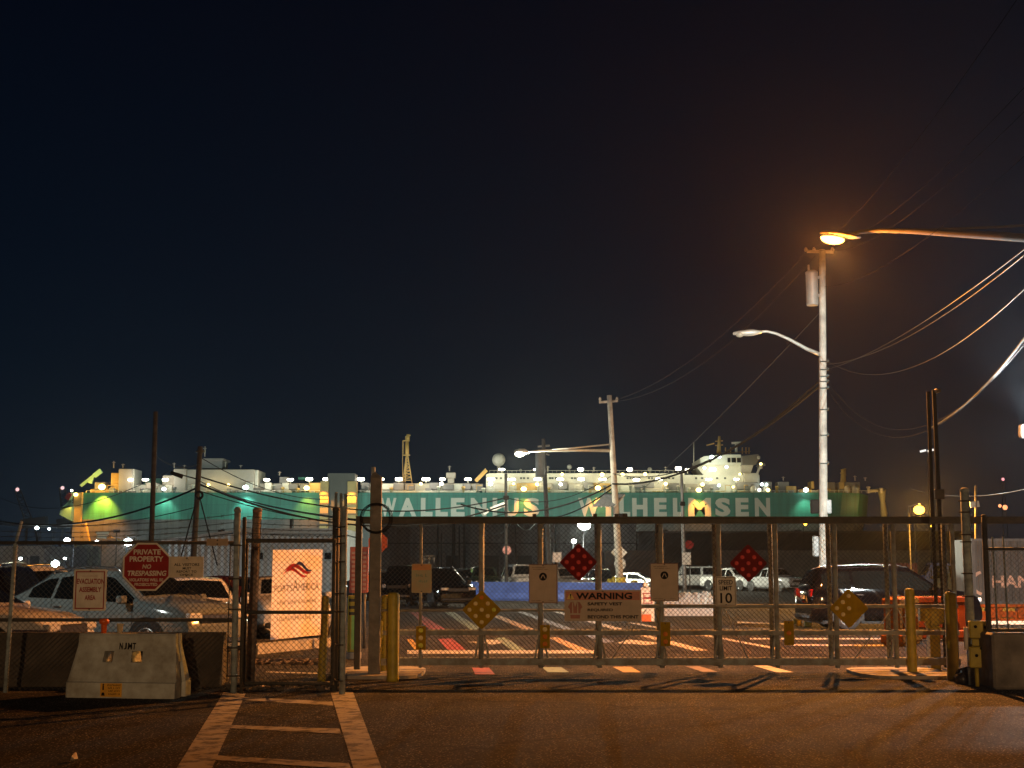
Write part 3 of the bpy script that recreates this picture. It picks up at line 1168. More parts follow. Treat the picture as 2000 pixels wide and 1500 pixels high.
bollard('thick yellow bollard in front of the left end of the sliding gate', 767, 1331, 1157, 11.5)
bollard('yellow bollard standing just behind the thick left bollard', 752, 1316, 1162, 9)
bollard('slim dull yellow bollard leaning beside the walking gate banner', 628, 1331, 1163, 8, .03)
bollard('yellow bollard behind the right end of the sliding gate', 1782, 1318, 1149, 9.5)
bollard('scuffed yellow bollard at the right end of the sliding gate', 1862, 1329, 1156, 11)
b = MB()
p = G(656, 1325)
b.lathe([(.06, 0), (.06, .26), (.05, .29), (1e-4, .3)], (p.x, p.y, 0), 12)
tag(b.build('stub_post', M_CONC), 'short pale concrete stub standing between the two latch posts', 'post')

# left latch receiver
Y = 22.3
b = MB()
b.tube([(X(737, Y), Y, 0), (X(737, Y), Y, Z(1222, Y))], .07, 12)
gr = tag(b.build('gate_receiver', M_YEL), 'yellow latch post with bolted bracket plates left of the thick bollard', 'gate hardware')
b = MB()
b.bbox(X(725, Y), X(749, Y), Y - .12, Y - .06, Z(1246, Y), Z(1212, Y), .01)
b.bbox(X(727, Y), X(747, Y), Y - .12, Y - .075, Z(1302, Y), Z(1262, Y), .01)
b.build('bracket_plate', M_YEL, gr)
b = MB()
for u, v in ((743, 1221), (744, 1239), (742, 1270), (743, 1288)):
    b.lathe([(.018, 0), (.018, -.02), (1e-4, -.022)], (X(u, Y), Y - .12, Z(v, Y)), 8, 'Y')
b.build('bolt', M_BLACK, gr)

# right roller bracket
Y = 20.35
rb = thing('roller_bracket', 'yellow roller bracket bolted to the large post at the right end of the gate', 'gate hardware', (X(1898, Y), Y, 0))
b = MB()
b.bbox(X(1882, Y), X(1922, Y), Y - .16, Y - .07, Z(1246, Y), Z(1212, Y), .015)
b.build('upper_plate', M_YEL, rb)
b = MB()
b.bbox(X(1880, Y), X(1908, Y), Y - .16, Y - .07, Z(1303, Y), Z(1262, Y), .015)
b.build('lower_plate', M_YEL, rb)
b = MB()
b.bbox(X(1887, Y), X(1901, Y), Y - .14, Y - .075, Z(1261, Y), Z(1247, Y), .01)
b.tube([(X(1895, Y), Y - .1, 0), (X(1895, Y), Y - .1, Z(1304, Y))], .03, 8)
b.build('stem', M_YEL, rb)
b = MB()
for u, v in ((1893, 1223), (1912, 1224), (1893, 1279), (1903, 1265)):
    b.lathe([(.022, 0), (.022, -.02), (1e-4, -.025)], (X(u, Y), Y - .165, Z(v, Y)), 8, 'Y')
b.build('bolt', M_BLACK, rb)
b = MB()
b.tube([(X(1876, Y), Y - .12, Z(1268, Y)), (X(1876, Y), Y - .12, Z(1224, Y))], .03, 10)
b.build('guide_roller', M_WHITE, rb)
Yx = 23.4
b = MB()
b.bar(P(1795, 1200, Yx), P(1845, 1202, Yx), .12, .22)
b.bar(P(1808, 1222, Yx), P(1838, 1212, Yx), .10, .10)
b.bbox(X(1808, Yx), X(1828, Yx), Yx - .1, Yx + .1, 0, Z(1222, Yx), .01)
tag(b.build('gate_stop', M_YEL), 'yellow gate stop bracket on a short stand behind the right gate end', 'gate hardware')

# right hand posts, fence and concrete block
RPOST = pipe_post('fence_post', 'large round steel post with bands at the right end of the gate', 1891, 1890, 958, 20.5, .062, M_GALV, n=14)
pipe_post('fence_post', 'dark fence post between the large round post and the right edge', 1927, 1926, 1008, 20.05, .038, M_DSTEEL)
for v in (978, 1000, 1044, 1058, 1120, 1165):
    b = MB()
    b.tube([(X(1880, 20.4), 20.46, Z(v, 20.4)), (X(1890, 20.4), 20.41, Z(v, 20.4)), (X(1902, 20.4), 20.46, Z(v, 20.4))], .012, 6)
    b.build('clamp_band', M_DSTEEL, RPOST)
M_CTRL = mat('control_steel', (.035, .037, .038), .9, spec=.1)
for Y, ua, ub, va, lab in ((24, 1826, 1826, 765, 'left of two tall thin control posts rising behind the right gate end'),
                           (24.2, 1841, 1838, 762, 'right of two tall thin control posts, the one with a camera')):
    b = MB()
    b.tube([(X(ua, Y), Y, 0), (X(ub, Y), Y, Z(va, Y))], .032 if ua < 1830 else .038, 10)
    cp = tag(b.build('control_post', M_CTRL), lab, 'post')
    if ua > 1830:
        b = MB()
        b.bbox(X(1837, Y), X(1846, Y), Y - .18, Y + .02, Z(768, Y), Z(761, Y), .01)
        b.build('camera', M_DSTEEL, cp)
        b = MB()
        b.bbox(X(1829, Y), X(1848, Y), Y - .1, Y + .06, Z(975, Y), Z(956, Y), .01)
        b.build('junction_box', M_DSTEEL, cp)
YR = 20.0
rf = thing('chain_link_fence', 'chain link fence on the concrete block in front of the grey container', 'fence', (X(1990, YR), YR, .7))
b = MB()
chain_link(b, X(1927, YR), X(2140, YR), .8, Z(1072, YR), YR)
b.build('wire_mesh', M_WIRE, rf)
for v in (1072, 1231):
    b = MB()
    b.tube([(X(1925, YR), YR + .03, Z(v, YR)), (X(2140, YR), YR + .03, Z(v, YR))], .022, 8)
    b.build('rail', M_DSTEEL, rf)
for u in (1945, 1966, 2090):
    b = MB()
    b.tube([(X(u, YR), YR + .04, Z(1232, YR)), (X(u - 2, YR), YR + .04, Z(1048, YR))], .013, 8)
    b.build('picket', M_GALV, rf)
b = MB()
b.bbox(X(1932, 19.7), X(2150, 19.7), 19.7, 20.5, 0, Z(1236, 19.7), .03)
tag(b.build('concrete_block', mat('block_concrete', (.24, .215, .18), .9, 0, .55, 2.2, .5, 16)), 'large rough concrete block under the right hand fence', 'concrete block')
b = MB()
p = G(1905, 1335)
random.seed(5)
for k in range(14):
    q = Vector((p.x + random.uniform(-.2, .25), p.y + random.uniform(-.1, .2), random.uniform(.03, .16)))
    b.sphere(q, random.uniform(.06, .12), 8, .8)
tag(b.build('rubbish_bag', mat('dark_bag', (.02, .02, .025), .4)), 'dark heap of bagged rubbish at the foot of the large round post', 'rubbish bag')

# ================================================================== PLASTIC BARRIER with cups
pb = G(245, 1362)
sB = F / pb.y
yaw = R(-9)
bar_ = thing('plastic_barrier', 'dirty white water filled plastic barrier stencilled NJMT in front of the fence', 'barrier', (pb.x, pb.y + .15, 0), rz=yaw)
Lb, Hb = 1.46, .80
hole_x = (-.24, .17)


def barprof(z):
    if z < .2:
        return .29
    if z < .24:
        return .26 - (z - .2) * .5
    return .24 - .13 * min(1, (z - .24) / .4)


b = MB()
zs = [0, .02, .19, .2, .235, .34, .44, .45, .57, .58, .64, .68, Hb - .03, Hb]
xs = [-.73, -.70, -.35, hole_x[0] - .07, hole_x[0] + .07, hole_x[1] - .08, hole_x[1] + .08, .4, .70, .73]


def endx(z):
    return 1.0 if z < .2 else 1 - .10 * min(1, (z - .2) / .5)


for side in (-1, 1):
    vs = []
    for z in zs:
        for x in xs:
            k = 1.0 if z < Hb - .001 else .85
            vs.append((x * endx(z), side * barprof(z) * k * (1.0 if abs(x) < .71 else .93), z))
    fs = []
    nx = len(xs)
    for j in range(len(zs) - 1):
        for i in range(nx - 1):
            hole = (zs[j] >= .44 and zs[j + 1] <= .59) and (i in (3, 5))
            if hole:
                continue
            q = (j * nx + i, j * nx + i + 1, (j + 1) * nx + i + 1, (j + 1) * nx + i)
            fs.append(q if side < 0 else q[::-1])
    b.add(vs, fs)
# top, ends with an interlocking groove, tunnel walls
k = .85
b.add([(-.73 * endx(Hb), -barprof(Hb) * k * .93, Hb), (.73 * endx(Hb), -barprof(Hb) * k * .93, Hb), (.73 * endx(Hb), barprof(Hb) * k * .93, Hb), (-.73 * endx(Hb), barprof(Hb) * k * .93, Hb)], [(0, 1, 2, 3)])
for e in (-1, 1):
    vs, fs = [], []
    for j, z in enumerate(zs):
        w = barprof(z) * .93 * (k if z >= Hb - .001 else 1)
        x = .73 * endx(z)
        gz = .05 if z < .45 else .012
        for y, xx in ((-w, x), (-w * .35, x), (-w * .3, x - gz), (w * .3, x - gz), (w * .35, x), (w, x)):
            vs.append((e * xx, y, z))
    for j in range(len(zs) - 1):
        for i in range(5):
            q = (j * 6 + i, j * 6 + i + 1, (j + 1) * 6 + i + 1, (j + 1) * 6 + i)
            fs.append(q if e > 0 else q[::-1])
    b.add(vs, fs)
for hx, hw in ((hole_x[0], .07), (hole_x[1], .08)):
    w0, w1 = barprof(.45), barprof(.57)
    e0, e1 = endx(.44), endx(.58)
    c = [(hx - hw, .44), (hx + hw, .44), (hx + hw, .58), (hx - hw, .58)]
    vs = []
    for sgn in (-1, 1):
        for x, z in c:
            vs.append((x * endx(z), sgn * barprof(z), z))
    b.add(vs, [(0, 4, 5, 1), (1, 5, 6, 2), (2, 6, 7, 3), (3, 7, 4, 0)])
b.build('shell', M_PLAST, bar_, local=True)


def onface(x, z, off=.004):
    return (x * endx(z), -barprof(z) - off, z)


b = MB()
for ch_, xa_ in (('N', -.10), ('J', -.035), ('M', .025), ('T', .095)):
    text(b, ch_, xa_, xa_ + (.062 if ch_ == 'M' else .05 if ch_ != 'J' else .042), .60, .685, 0, .03, 0, lambda x, z: onface(x, z, .010))
b.build('lettering', M_BLACK, bar_, local=True)
b = MB()
q = [(-.255, .015), (.035, .015), (.035, .185), (-.255, .185)]
b.add([(x, -.293, z) for x, z in q] + [(x, -.2905, z) for x, z in q], [(0, 1, 2, 3), (0, 4, 5, 1), (1, 5, 6, 2), (2, 6, 7, 3), (3, 7, 4, 0)])
st = b.build('sticker', mat('sticker_yellow', (.70, .36, .03), .5, 0, .2, 8), bar_, local=True)
b = MB()
scribble(b, -.16, .03, .15, .175, -.296, seed=21)
scribble(b, -.16, .02, .115, .14, -.296, seed=22)
scribble(b, -.14, .02, .08, .105, -.296, seed=23)
scribble(b, -.14, .02, .04, .065, -.296, seed=24)
for pts in ([(-.225, .1), (-.205, .1), (-.205, .16), (-.225, .16)], [(-.24, .03), (-.19, .03), (-.2, .07), (-.23, .07)], [(-.212, .16), (-.2, .17), (-.215, .182), (-.228, .17)]):
    b.add([(x, -.296, z) for x, z in pts], [tuple(range(len(pts)))])
b.build('sticker_print', M_BLACK, st, local=True)
ctr = Vector((pb.x, pb.y + .15, 0))
rm = Matrix.Translation(ctr) @ Matrix.Rotation(yaw, 4, 'Z')
b = MB()
p = rm @ Vector((-.37, 0, Hb))
b.lathe([(.035, 0), (.038, .10), (.04, .115), (.062, .12), (.064, .165), (.05, .18), (1e-4, .185)], p, 14)
tag(b.build('orange_cup', M_ORANGE), 'orange plastic cup with a wide rim standing on the plastic barrier', 'cup')
b = MB()
p = rm @ Vector((-.15, 0, Hb))
b.lathe([(.03, 0), (.042, .115), (.044, .12), (.038, .12), (.028, .01), (1e-4, .01)], p, 14)
tag(b.build('clear_cup', mat('cup_plastic', (.55, .5, .36), .25)), 'pale translucent cup standing on the plastic barrier', 'cup')
# ================================================================== VEHICLES


def ip(poly, x):
    if x <= poly[0][0]:
        return poly[0][1]
    for (a, b), (c, d) in zip(poly, poly[1:]):
        if x <= c:
            return b + (d - b) * (x - a) / (c - a) if c > a else d
    return poly[-1][1]


SPEC = {
    'sedan': dict(L=4.8, W=1.84, zb=.2, r=.33, wx=(-1.42, 1.45), ws=(1.12, .36), rg=(-1.72, -1.02),
                  top=[(-2.4, .62), (-2.37, .98), (-1.75, 1.06), (-1.0, 1.40), (-.3, 1.46), (.3, 1.43), (1.15, 1.0), (1.9, .90), (2.26, .78), (2.4, .52)],
                  belt=[(-2.4, .92), (-1, .97), (1.2, .92), (2.4, .68)], win=[(-1.35, -.48), (-.40, .98)], hz=.68, tz=.88),
    'suv': dict(L=4.75, W=1.92, zb=.24, r=.37, wx=(-1.40, 1.45), ws=(1.2, .50), rg=(-2.31, -2.08),
                top=[(-2.37, .7), (-2.34, 1.1), (-2.08, 1.60), (-1.85, 1.68), (-.6, 1.73), (.42, 1.69), (1.22, 1.13), (2.0, 1.03), (2.28, .9), (2.37, .6)],
                belt=[(-2.4, 1.10), (1.2, 1.05), (2.37, .82)], win=[(-2.05, -1.28), (-1.20, -.28), (-.20, 1.05)], hz=.82, tz=1.05, rails=True),
    'coupe': dict(L=4.6, W=1.88, zb=.24, r=.36, wx=(-1.36, 1.42), ws=(1.15, .40), rg=(-2.1, -1.35),
                  top=[(-2.3, .7), (-2.26, 1.06), (-2.1, 1.14), (-1.3, 1.55), (-.5, 1.64), (.35, 1.60), (1.18, 1.10), (2.0, 1.0), (2.22, .88), (2.3, .6)],
                  belt=[(-2.3, 1.12), (-1.3, 1.08), (1.2, 1.0), (2.3, .8)], win=[(-1.65, -1.05), (-.97, -.1), (-.02, 1.02)], hz=.80, tz=1.02),
    'jeep': dict(L=4.4, W=1.82, zb=.34, r=.40, wx=(-1.30, 1.42), ws=(.72, .42), rg=(-2.19, -2.10),
                 top=[(-2.2, .8), (-2.19, 1.2), (-2.1, 1.80), (-1.9, 1.85), (.38, 1.83), (.74, 1.22), (.85, 1.17), (2.0, 1.10), (2.18, 1.02), (2.2, .66)],
                 belt=[(-2.2, 1.16), (.75, 1.14), (2.2, .98)], win=[(-2.05, -1.05), (-.97, -.2), (-.12, .58)], hz=.92, tz=1.0),
    'van': dict(L=4.7, W=1.86, zb=.32, r=.40, wx=(-1.40, 1.55), ws=(1.05, .70), rg=(-2.34, -2.26),
                top=[(-2.35, .8), (-2.34, 1.2), (-2.26, 1.94), (-2.1, 2.0), (.66, 1.98), (1.08, 1.28), (1.2, 1.22), (2.2, 1.15), (2.33, 1.0), (2.35, .7)],
                belt=[(-2.35, 1.24), (1.1, 1.2), (2.35, 1.0)], win=[(-2.1, -1.2), (-.98, -.1), (.0, .92)], hz=.92, tz=1.0),
    'pickup': dict(L=5.4, W=1.95, zb=.34, r=.40, wx=(-1.65, 1.72), ws=(1.12, .52), rg=(-.74, -.56),
                   top=[(-2.7, .8), (-2.69, 1.14), (-.80, 1.16), (-.74, 1.2), (-.54, 1.76), (-.3, 1.83), (.42, 1.81), (1.14, 1.22), (1.3, 1.16), (2.5, 1.06), (2.66, .95), (2.7, .6)],
                   belt=[(-2.7, 1.10), (-.8, 1.12), (1.2, 1.12), (2.7, .9)], win=[(-.5, .1), (.18, .95)], hz=.88, tz=.98),
}


def paint(name, col, rough=.12):
    return mat('car_paint_' + name, col, rough, 0, .08, 2, coat=.6)


def vehicle(name, label, cat, x, y, head, kind, pm, group=None, far=False, rack=False, round_lights=False):
    sp = SPEC[kind]
    L, W, zb, r = sp['L'], sp['W'], sp['zb'], sp['r']
    top, belt = sp['top'], sp['belt']
    root = thing(name, label, cat, (x, y, 0), group, R(head))

    def hw(q):
        t = max(0, abs(q) / (L / 2) - .62) / .38
        return W / 2 * (1 - .13 * t ** 2.2)

    def sec(q):
        zt = ip(top, q)
        bl = min(ip(belt, q), zt - .025)
        w = hw(q)
        hc = zt - bl
        wr = w * (.965 - .25 * min(1, hc / .55))
        zs = zt - min(.075, .42 * hc)
        m = (zb + bl) / 2
        return w, wr, zt, bl, zs, [(0, zb), (w * .82, zb), (w * .96, zb + .07), (w, min(zb + .25, m)), (w * .995, (m + bl) / 2), (w * .972, bl), (wr, zs), (wr * .87, zt), (0, zt + .028)]
    xs = sorted(set([round(-L / 2 + L * i / 36, 3) for i in range(37)] + [p[0] for p in top]))
    xs = [q for q in xs if -L / 2 <= q <= L / 2]
    b = MB()
    vs, fs = [], []
    n = 17
    for q in xs:
        s_ = sec(q)[5]
        full = [(q, -a, c) for a, c in s_] + [(q, a, c) for a, c in s_[-2::-1]]
        vs += full
    for i in range(len(xs) - 1):
        for j in range(n - 1):
            fs.append((i * n + j, i * n + j + 1, (i + 1) * n + j + 1, (i + 1) * n + j))
    b.add(vs, fs, True)
    b.add(vs[:n], [tuple(range(n))])
    b.add(vs[-n:], [tuple(range(n - 1, -1, -1))])
    b.build('body', pm, root, local=True)
    # wheel arches, sills
    b = MB()
    for wx in sp['wx']:
        for sd in (-1, 1):
            yy = sd * (hw(wx) + .004)
            pts = [(wx + 1.2 * r * math.cos(R(a)), yy, r + 1.2 * r * math.sin(R(a))) for a in range(0, 181, 15)]
            pts += [(wx - 1.2 * r, yy, zb + .01), (wx + 1.2 * r, yy, zb + .01)]
            b.add(pts, [tuple(range(len(pts)))])
    b.box(-L / 2 + .3, L / 2 - .3, -W / 2 + .12, W / 2 - .12, zb - .06, zb + .02)
    b.build('wheel_arch', M_TRIM, root, local=True)
    for wx in sp['wx']:
        for sd in (-1, 1):
            c = (wx, sd * (W / 2 - .11), r)
            b = MB()
            b.lathe([(r * .66, -.11), (r * .93, -.115), (r, -.08), (r, .08), (r * .93, .115), (r * .66, .11)], c, 22, 'Y')
            w_ = b.build('wheel', M_TYRE, root, local=True)
            b = MB()
            b.lathe([(r * .67, .10), (r * .66, .115), (r * .6, .118), (r * .58, .07), (1e-4, .06)] if sd > 0 else
                    [(1e-4, -.06), (r * .58, -.07), (r * .6, -.118), (r * .66, -.115), (r * .67, -.10)], c, 22, 'Y')
            if not far:
                for k in range(6):
                    a = R(60 * k + 12)
                    d = Vector((math.cos(a), 0, math.sin(a)))
                    p0 = Vector(c) + Vector((0, sd * .095, 0))
                    b.bar(p0 + d * .03, p0 + d * r * .61, .05, .04)
            else:
                b.lathe([(r * .4, sd * .09), (1e-4, sd * .1)], c, 10, 'Y')
            b.build('rim', M_RIM if not far else M_CHROME, w_, local=True)
    # side windows
    for xa, xb in sp['win']:
        for sd in (-1, 1):
            b = MB()
            vs, fs = [], []
            m = 10
            for i in range(m + 1):
                q = xa + (xb - xa) * i / m
                w, wr, zt, bl, zs, _ = sec(q)
                for k in (.05, .92):
                    if zs - bl < .05:
                        k = .05
                    vs.append((q, sd * (w * .972 + (wr - w * .972) * k + .007), bl + (zs - bl) * k))
            for i in range(m):
                fs.append((2 * i, 2 * i + 2, 2 * i + 3, 2 * i + 1))
            b.add(vs, fs, True)
            b.build('side_window', M_GLASS, root, local=True)
    for nm, (xa, xb) in (('windshield', sp['ws']), ('rear_window', sp['rg'])):
        b = MB()
        vs, fs = [], []
        m, kk = 8, 8
        sg_ = 1 if nm == 'windshield' else -1
        for i in range(m + 1):
            q = xa + (xb - xa) * (.06 + .88 * i / m) if nm == 'windshield' else xa + (xb - xa) * (.12 + .78 * i / m)
            w, wr, zt, bl, zs, _ = sec(q)
            for k in range(kk + 1):
                t = -1 + 2 * k / kk
                yy = t * (wr * .87 - .035)
                vs.append((q + sg_ * .010, yy, zt + .028 * (1 - abs(t)) + .008))
        for i in range(m):
            for k in range(kk):
                a = i * (kk + 1) + k
                fs.append((a, a + 1, a + kk + 2, a + kk + 1))
        b.add(vs, fs, True)
        b.build(nm, M_GLASS, root, local=True)
    fx = L / 2
    for sd in (-1, 1):
        b = MB()
        if round_lights:
            b.lathe([(.10, 0), (.10, .02), (.06, .035), (1e-4, .04)], (fx - .02, sd * W * .33, sp['hz']), 14, 'X')
        else:
            w0 = hw(fx) - .02
            b.bbox(fx - .22, fx + .012, min(sd * w0, sd * (w0 - .36)), max(sd * w0, sd * (w0 - .36)), sp['hz'] - .065, sp['hz'] + .055, .025)
        b.build('headlight', M_LENS, root, local=True)
        b = MB()
        w0 = hw(-fx) - .015
        tall = kind in ('suv', 'jeep', 'van', 'pickup', 'coupe')
        b.bbox(-fx - .014, -fx + .25, min(sd * w0 * 1.012, sd * (w0 - .24)), max(sd * w0 * 1.012, sd * (w0 - .24)), sp['tz'] - (.16 if tall else .07), sp['tz'] + .06, .025)
        b.build('tail_light', M_TAIL, root, local=True)
        b = MB()
        mx_ = sp['ws'][0] - .25
        w, wr, zt, bl, zs, _ = sec(mx_)
        y0, y1 = sd * (w * .96), sd * (w + .2)
        b.bbox(mx_ - .06, mx_ + .08, min(y0 + sd * .05, y1), max(y0 + sd * .05, y1), bl + .0, bl + .15, .03)
        b.build('mirror', pm if not far else M_TRIM, root, local=True)
    b = MB()
    b.bbox(fx - .05, fx + .010, -W * .26, W * .26, sp['hz'] - .13, sp['hz'] + .04, .02)
    b.build('grille', M_TRIM, root, local=True)
    b = MB()
    b.bbox(fx - .06, fx + .03, -W * .42, W * .42, zb + .05, zb + .2, .04)
    b.build('front_bumper', M_TRIM if kind != 'jeep' else M_CHROME, root, local=True)
    b = MB()
    b.bbox(-fx - .04, -fx + .06, -W * .42, W * .42, zb + .05, zb + .2, .04)
    b.build('rear_bumper', M_TRIM, root, local=True)
    if not far:
        for q in [sp['win'][0][1] + .04] + [w_[1] + .04 for w_ in sp['win'][1:]]:
            for sd in (-1, 1):
                b = MB()
                w, wr, zt, bl, zs, se = sec(q)
                se = se[3:6]
                pts = [Vector((q, sd * (a + .004), c)) for a, c in se]
                for p0, p1 in zip(pts, pts[1:]):
                    b.add([p0, p0 + Vector((.012, 0, 0)), p1 + Vector((.012, 0, 0)), p1], [(0, 1, 2, 3)])
                b.build('door_seam', M_TRIM, root, local=True)
        b = MB()
        b.box(-fx - .018, -fx, -.16, .16, sp['tz'] - .22, sp['tz'] - .1)
        b.build('licence_plate', M_WHITE, root, local=True)
        for xa, xb in sp['win'][-2:]:
            for sd in (-1, 1):
                b = MB()
                q = xa + .14
                w = hw(q)
                b.bbox(q - .1, q + .1, min(sd * w * .985, sd * (w * .985 + .03)), max(sd * w * .985, sd * (w * .985 + .03)), ip(belt, q) - .14, ip(belt, q) - .11, .008)
                b.build('door_handle', M_CHROME, root, local=True)
    if sp.get('rails') or rack:
        for sd in (-1, 1):
            b = MB()
            pts = []
            for i in range(9):
                q = sp['win'][0][0] + .1 + (sp['win'][-1][0] + .5 - sp['win'][0][0]) * i / 8
                w, wr, zt, bl, zs, _ = sec(q)
                pts.append((q, sd * wr * .84, zt + (.05 if 0 < i < 8 else .0)))
            b.tube(pts, .018, 6)
            b.build('roof_rail', M_CHROME, root, local=True)
    return root


C_BLACK = paint('black', (.0022, .0016, .002), .07)
C_MAROON = paint('maroon', (.05, .012, .014))
C_DRED = paint('dark_red', (.09, .02, .022))
C_GREYW = paint('pale_grey', (.52, .55, .54))
C_TEAL = paint('grey_teal', (.145, .163, .158))
C_WHITE = paint('white', (.60, .59, .56))
C_SILVER = paint('silver', (.42, .42, .41))
C_DGREY = paint('dark_grey', (.06, .062, .065))
C_BLUE = paint('blue', (.035, .06, .20))
C_GREEN = paint('dark_green', (.03, .045, .03))
PG_ = 'cars parked behind the left fence'


def at(u, Y):
    return X(u, Y), Y


vehicle('parked_suv', 'black SUV seen from behind behind the leftmost fence post', 'car', *at(-12, 29.5), 95, 'suv', C_BLACK, PG_)
vehicle('parked_van', 'pale grey van standing past the black SUV at the far left', 'car', *at(72, 40), 74, 'suv', C_GREYW, PG_)
vehicle('parked_sedan', 'white sedan with dark front nosing in at the bottom left behind the fence', 'car', *at(-102, 24.6), -12, 'sedan', C_WHITE, PG_)
vehicle('parked_car', 'pale grey crossover behind the evacuation and no trespassing signs', 'car', *at(250, 27.2), -30, 'coupe', C_TEAL, PG_, rack=True)
vehicle('parked_sedan', 'white sedan with an orange lit bonnet facing out below the visitors sign', 'car', *at(374, 30.5), -72, 'sedan', C_WHITE, PG_)
vehicle('parked_sedan', 'dark red sedan parked behind the orange lit sedan and the walking gate posts', 'car', *at(452, 37), -24, 'sedan', C_MAROON, PG_)
vehicle('parked_sedan', 'silver sedan with lit headlamp glass half hidden behind the port banner', 'car', *at(552, 36.5), -72, 'sedan', C_SILVER, PG_)

# big black SUV beyond the gate
vehicle('black_suv', 'large black SUV standing beyond the right half of the sliding gate', 'car', *at(1730, 40), 4, 'suv', C_BLACK)

PM_ = 'vehicles in the yard beyond the gate'
yard = [
    ('parked_car', 'dark hatchback with a silver window edge behind the tall wooden post', 768, 74, -10, 'coupe', C_DGREY, False),
    ('off_road_car', 'black off-road car with round headlights and pale bumper above the thick bollard', 786, 68, -92, 'jeep', C_BLACK, True),
    ('parked_suv', 'black SUV with a pale windscreen edge behind the flare tinted notice', 858, 65, -66, 'suv', C_BLACK, False),
    ('parked_car', 'dark car in shade between the flare tinted notice and the yellow diamond post', 908, 92, -80, 'suv', C_DGREY, False),
    ('off_road_car', 'olive off-road car with a light windscreen behind the yellow diamond sign post', 945, 88, -84, 'jeep', C_GREEN, True),
    ('parked_van', 'white van facing the gate behind the long blue barrier', 1018, 90, -78, 'van', C_WHITE, False),
    ('parked_pickup', 'grey pickup behind the blue barrier under the left red diamond', 1095, 92, -60, 'pickup', C_SILVER, False),
    ('parked_car', 'dark sedan behind the small yellow bollards left of the pole', 1172, 105, -95, 'suv', C_BLACK, False),
    ('parked_car', 'dark and white car just right of the leaning utility pole', 1240, 115, -20, 'sedan', C_WHITE, False),
    ('parked_van', 'boxy white off-road wagon right of the second square notice', 1345, 128, 178, 'van', C_WHITE, False),
    ('parked_pickup', 'white pickup behind the speed limit sign', 1428, 118, -50, 'pickup', C_WHITE, False),
    ('parked_pickup', 'grey pickup right of the right red diamond sign', 1512, 110, -60, 'pickup', C_SILVER, False),
    ('parked_truck', 'blue truck behind the bonnet of the black SUV', 1842, 72, 178, 'van', C_BLUE, False),
]
for nm, lab, u, Y, h, kd, pm, rl in yard:
    vehicle(nm, lab, 'truck' if 'truck' in nm else 'car', *at(u, Y), h, kd, pm, PM_, far=True, round_lights=rl)

# ================================================================== YARD: barriers, walls, small furniture
M_BLUE = mat('blue_barrier', (.08, .14, .46), .5, 0, .25, 2)


def long_barrier(name, label, u0, Y0, u1, Y1, h, w, m, cat='barrier'):
    a, c = Vector((X(u0, Y0), Y0, 0)), Vector((X(u1, Y1), Y1, 0))
    d = (c - a).normalized()
    nrm = Vector((-d.y, d.x, 0))
    prof_ = [(-w, 0), (-w, h * .12), (-w * .55, h * .4), (-w * .35, h), (w * .35, h), (w * .55, h * .4), (w, h * .12), (w, 0)]
    b = MB()
    k = len(prof_)
    b.add([a + nrm * q + Vector((0, 0, z)) for q, z in prof_] + [c + nrm * q + Vector((0, 0, z)) for q, z in prof_],
          [tuple(range(k)), tuple(range(2 * k - 1, k - 1, -1))] + [(i, k + i, k + (i + 1) % k, (i + 1) % k) for i in range(k)])
    return tag(b.build(name, m), label, cat)


long_barrier('blue_barrier', 'long blue concrete barrier across the yard behind the gate', 902, 80, 1262, 74, 1.0, .32, M_BLUE)
b = MB()
random.seed(9)
Y = 52
x0, x1 = X(1292, Y), X(1402, Y)
N, Mm = 22, 8
vs = []
for j in range(Mm + 1):
    for i in range(N + 1):
        s_, t_ = i / N, j / Mm
        hgt = .80 * min(1, (1 - s_) * 9 + .2) * min(1, s_ * 9 + .5) * math.sin(min(1, t_ * 2.6) * math.pi / 2) * (1 if t_ < .6 else max(0, (1 - t_) / .4))
        vs.append((x0 + (x1 - x0) * s_, Y - .5 + 2.4 * t_, max(0, hgt * random.uniform(.84, 1.1))))
b.add(vs, [(j * (N + 1) + i, j * (N + 1) + i + 1, (j + 1) * (N + 1) + i + 1, (j + 1) * (N + 1) + i) for j in range(Mm) for i in range(N)])
tag(b.build('salt_pile', mat('road_salt', (.70, .69, .64), .9, 0, .15, 4, .5, 12)), 'lumpy white pile beyond the gate between the square notice and the speed limit sign', 'pile')

# white panel with orange foot
Y = 46
o, x0, x1, z0, z1 = board('channel_panel', 'white upright panel with an orange foot and red marking beside the warning sign', 1251, 1147, 1277, 1216, Y, M_WHITE, 'panel', .05, .08)
b = MB()
b.box(x0 + .02, x1 - .1, Y - .004, Y - .001, z0 + .02, z0 + .26)
b.build('orange_foot', M_ORANGE, o)
b = MB()
xm = x0 + .08
rect_ring(b, xm, x1 - .06, z1 - .52, z1 - .34, .03, Y - .004)
rect_ring(b, xm, x1 - .06, z1 - .34, z1 - .18, .03, Y - .004)
b.build('red_marking', M_RED, o)
b = MB()
b.sphere(((x0 + x1) / 2 - .05, Y + .03, z1 + .06), .1, 10)
b.build('top_knob', M_WHITE, o)

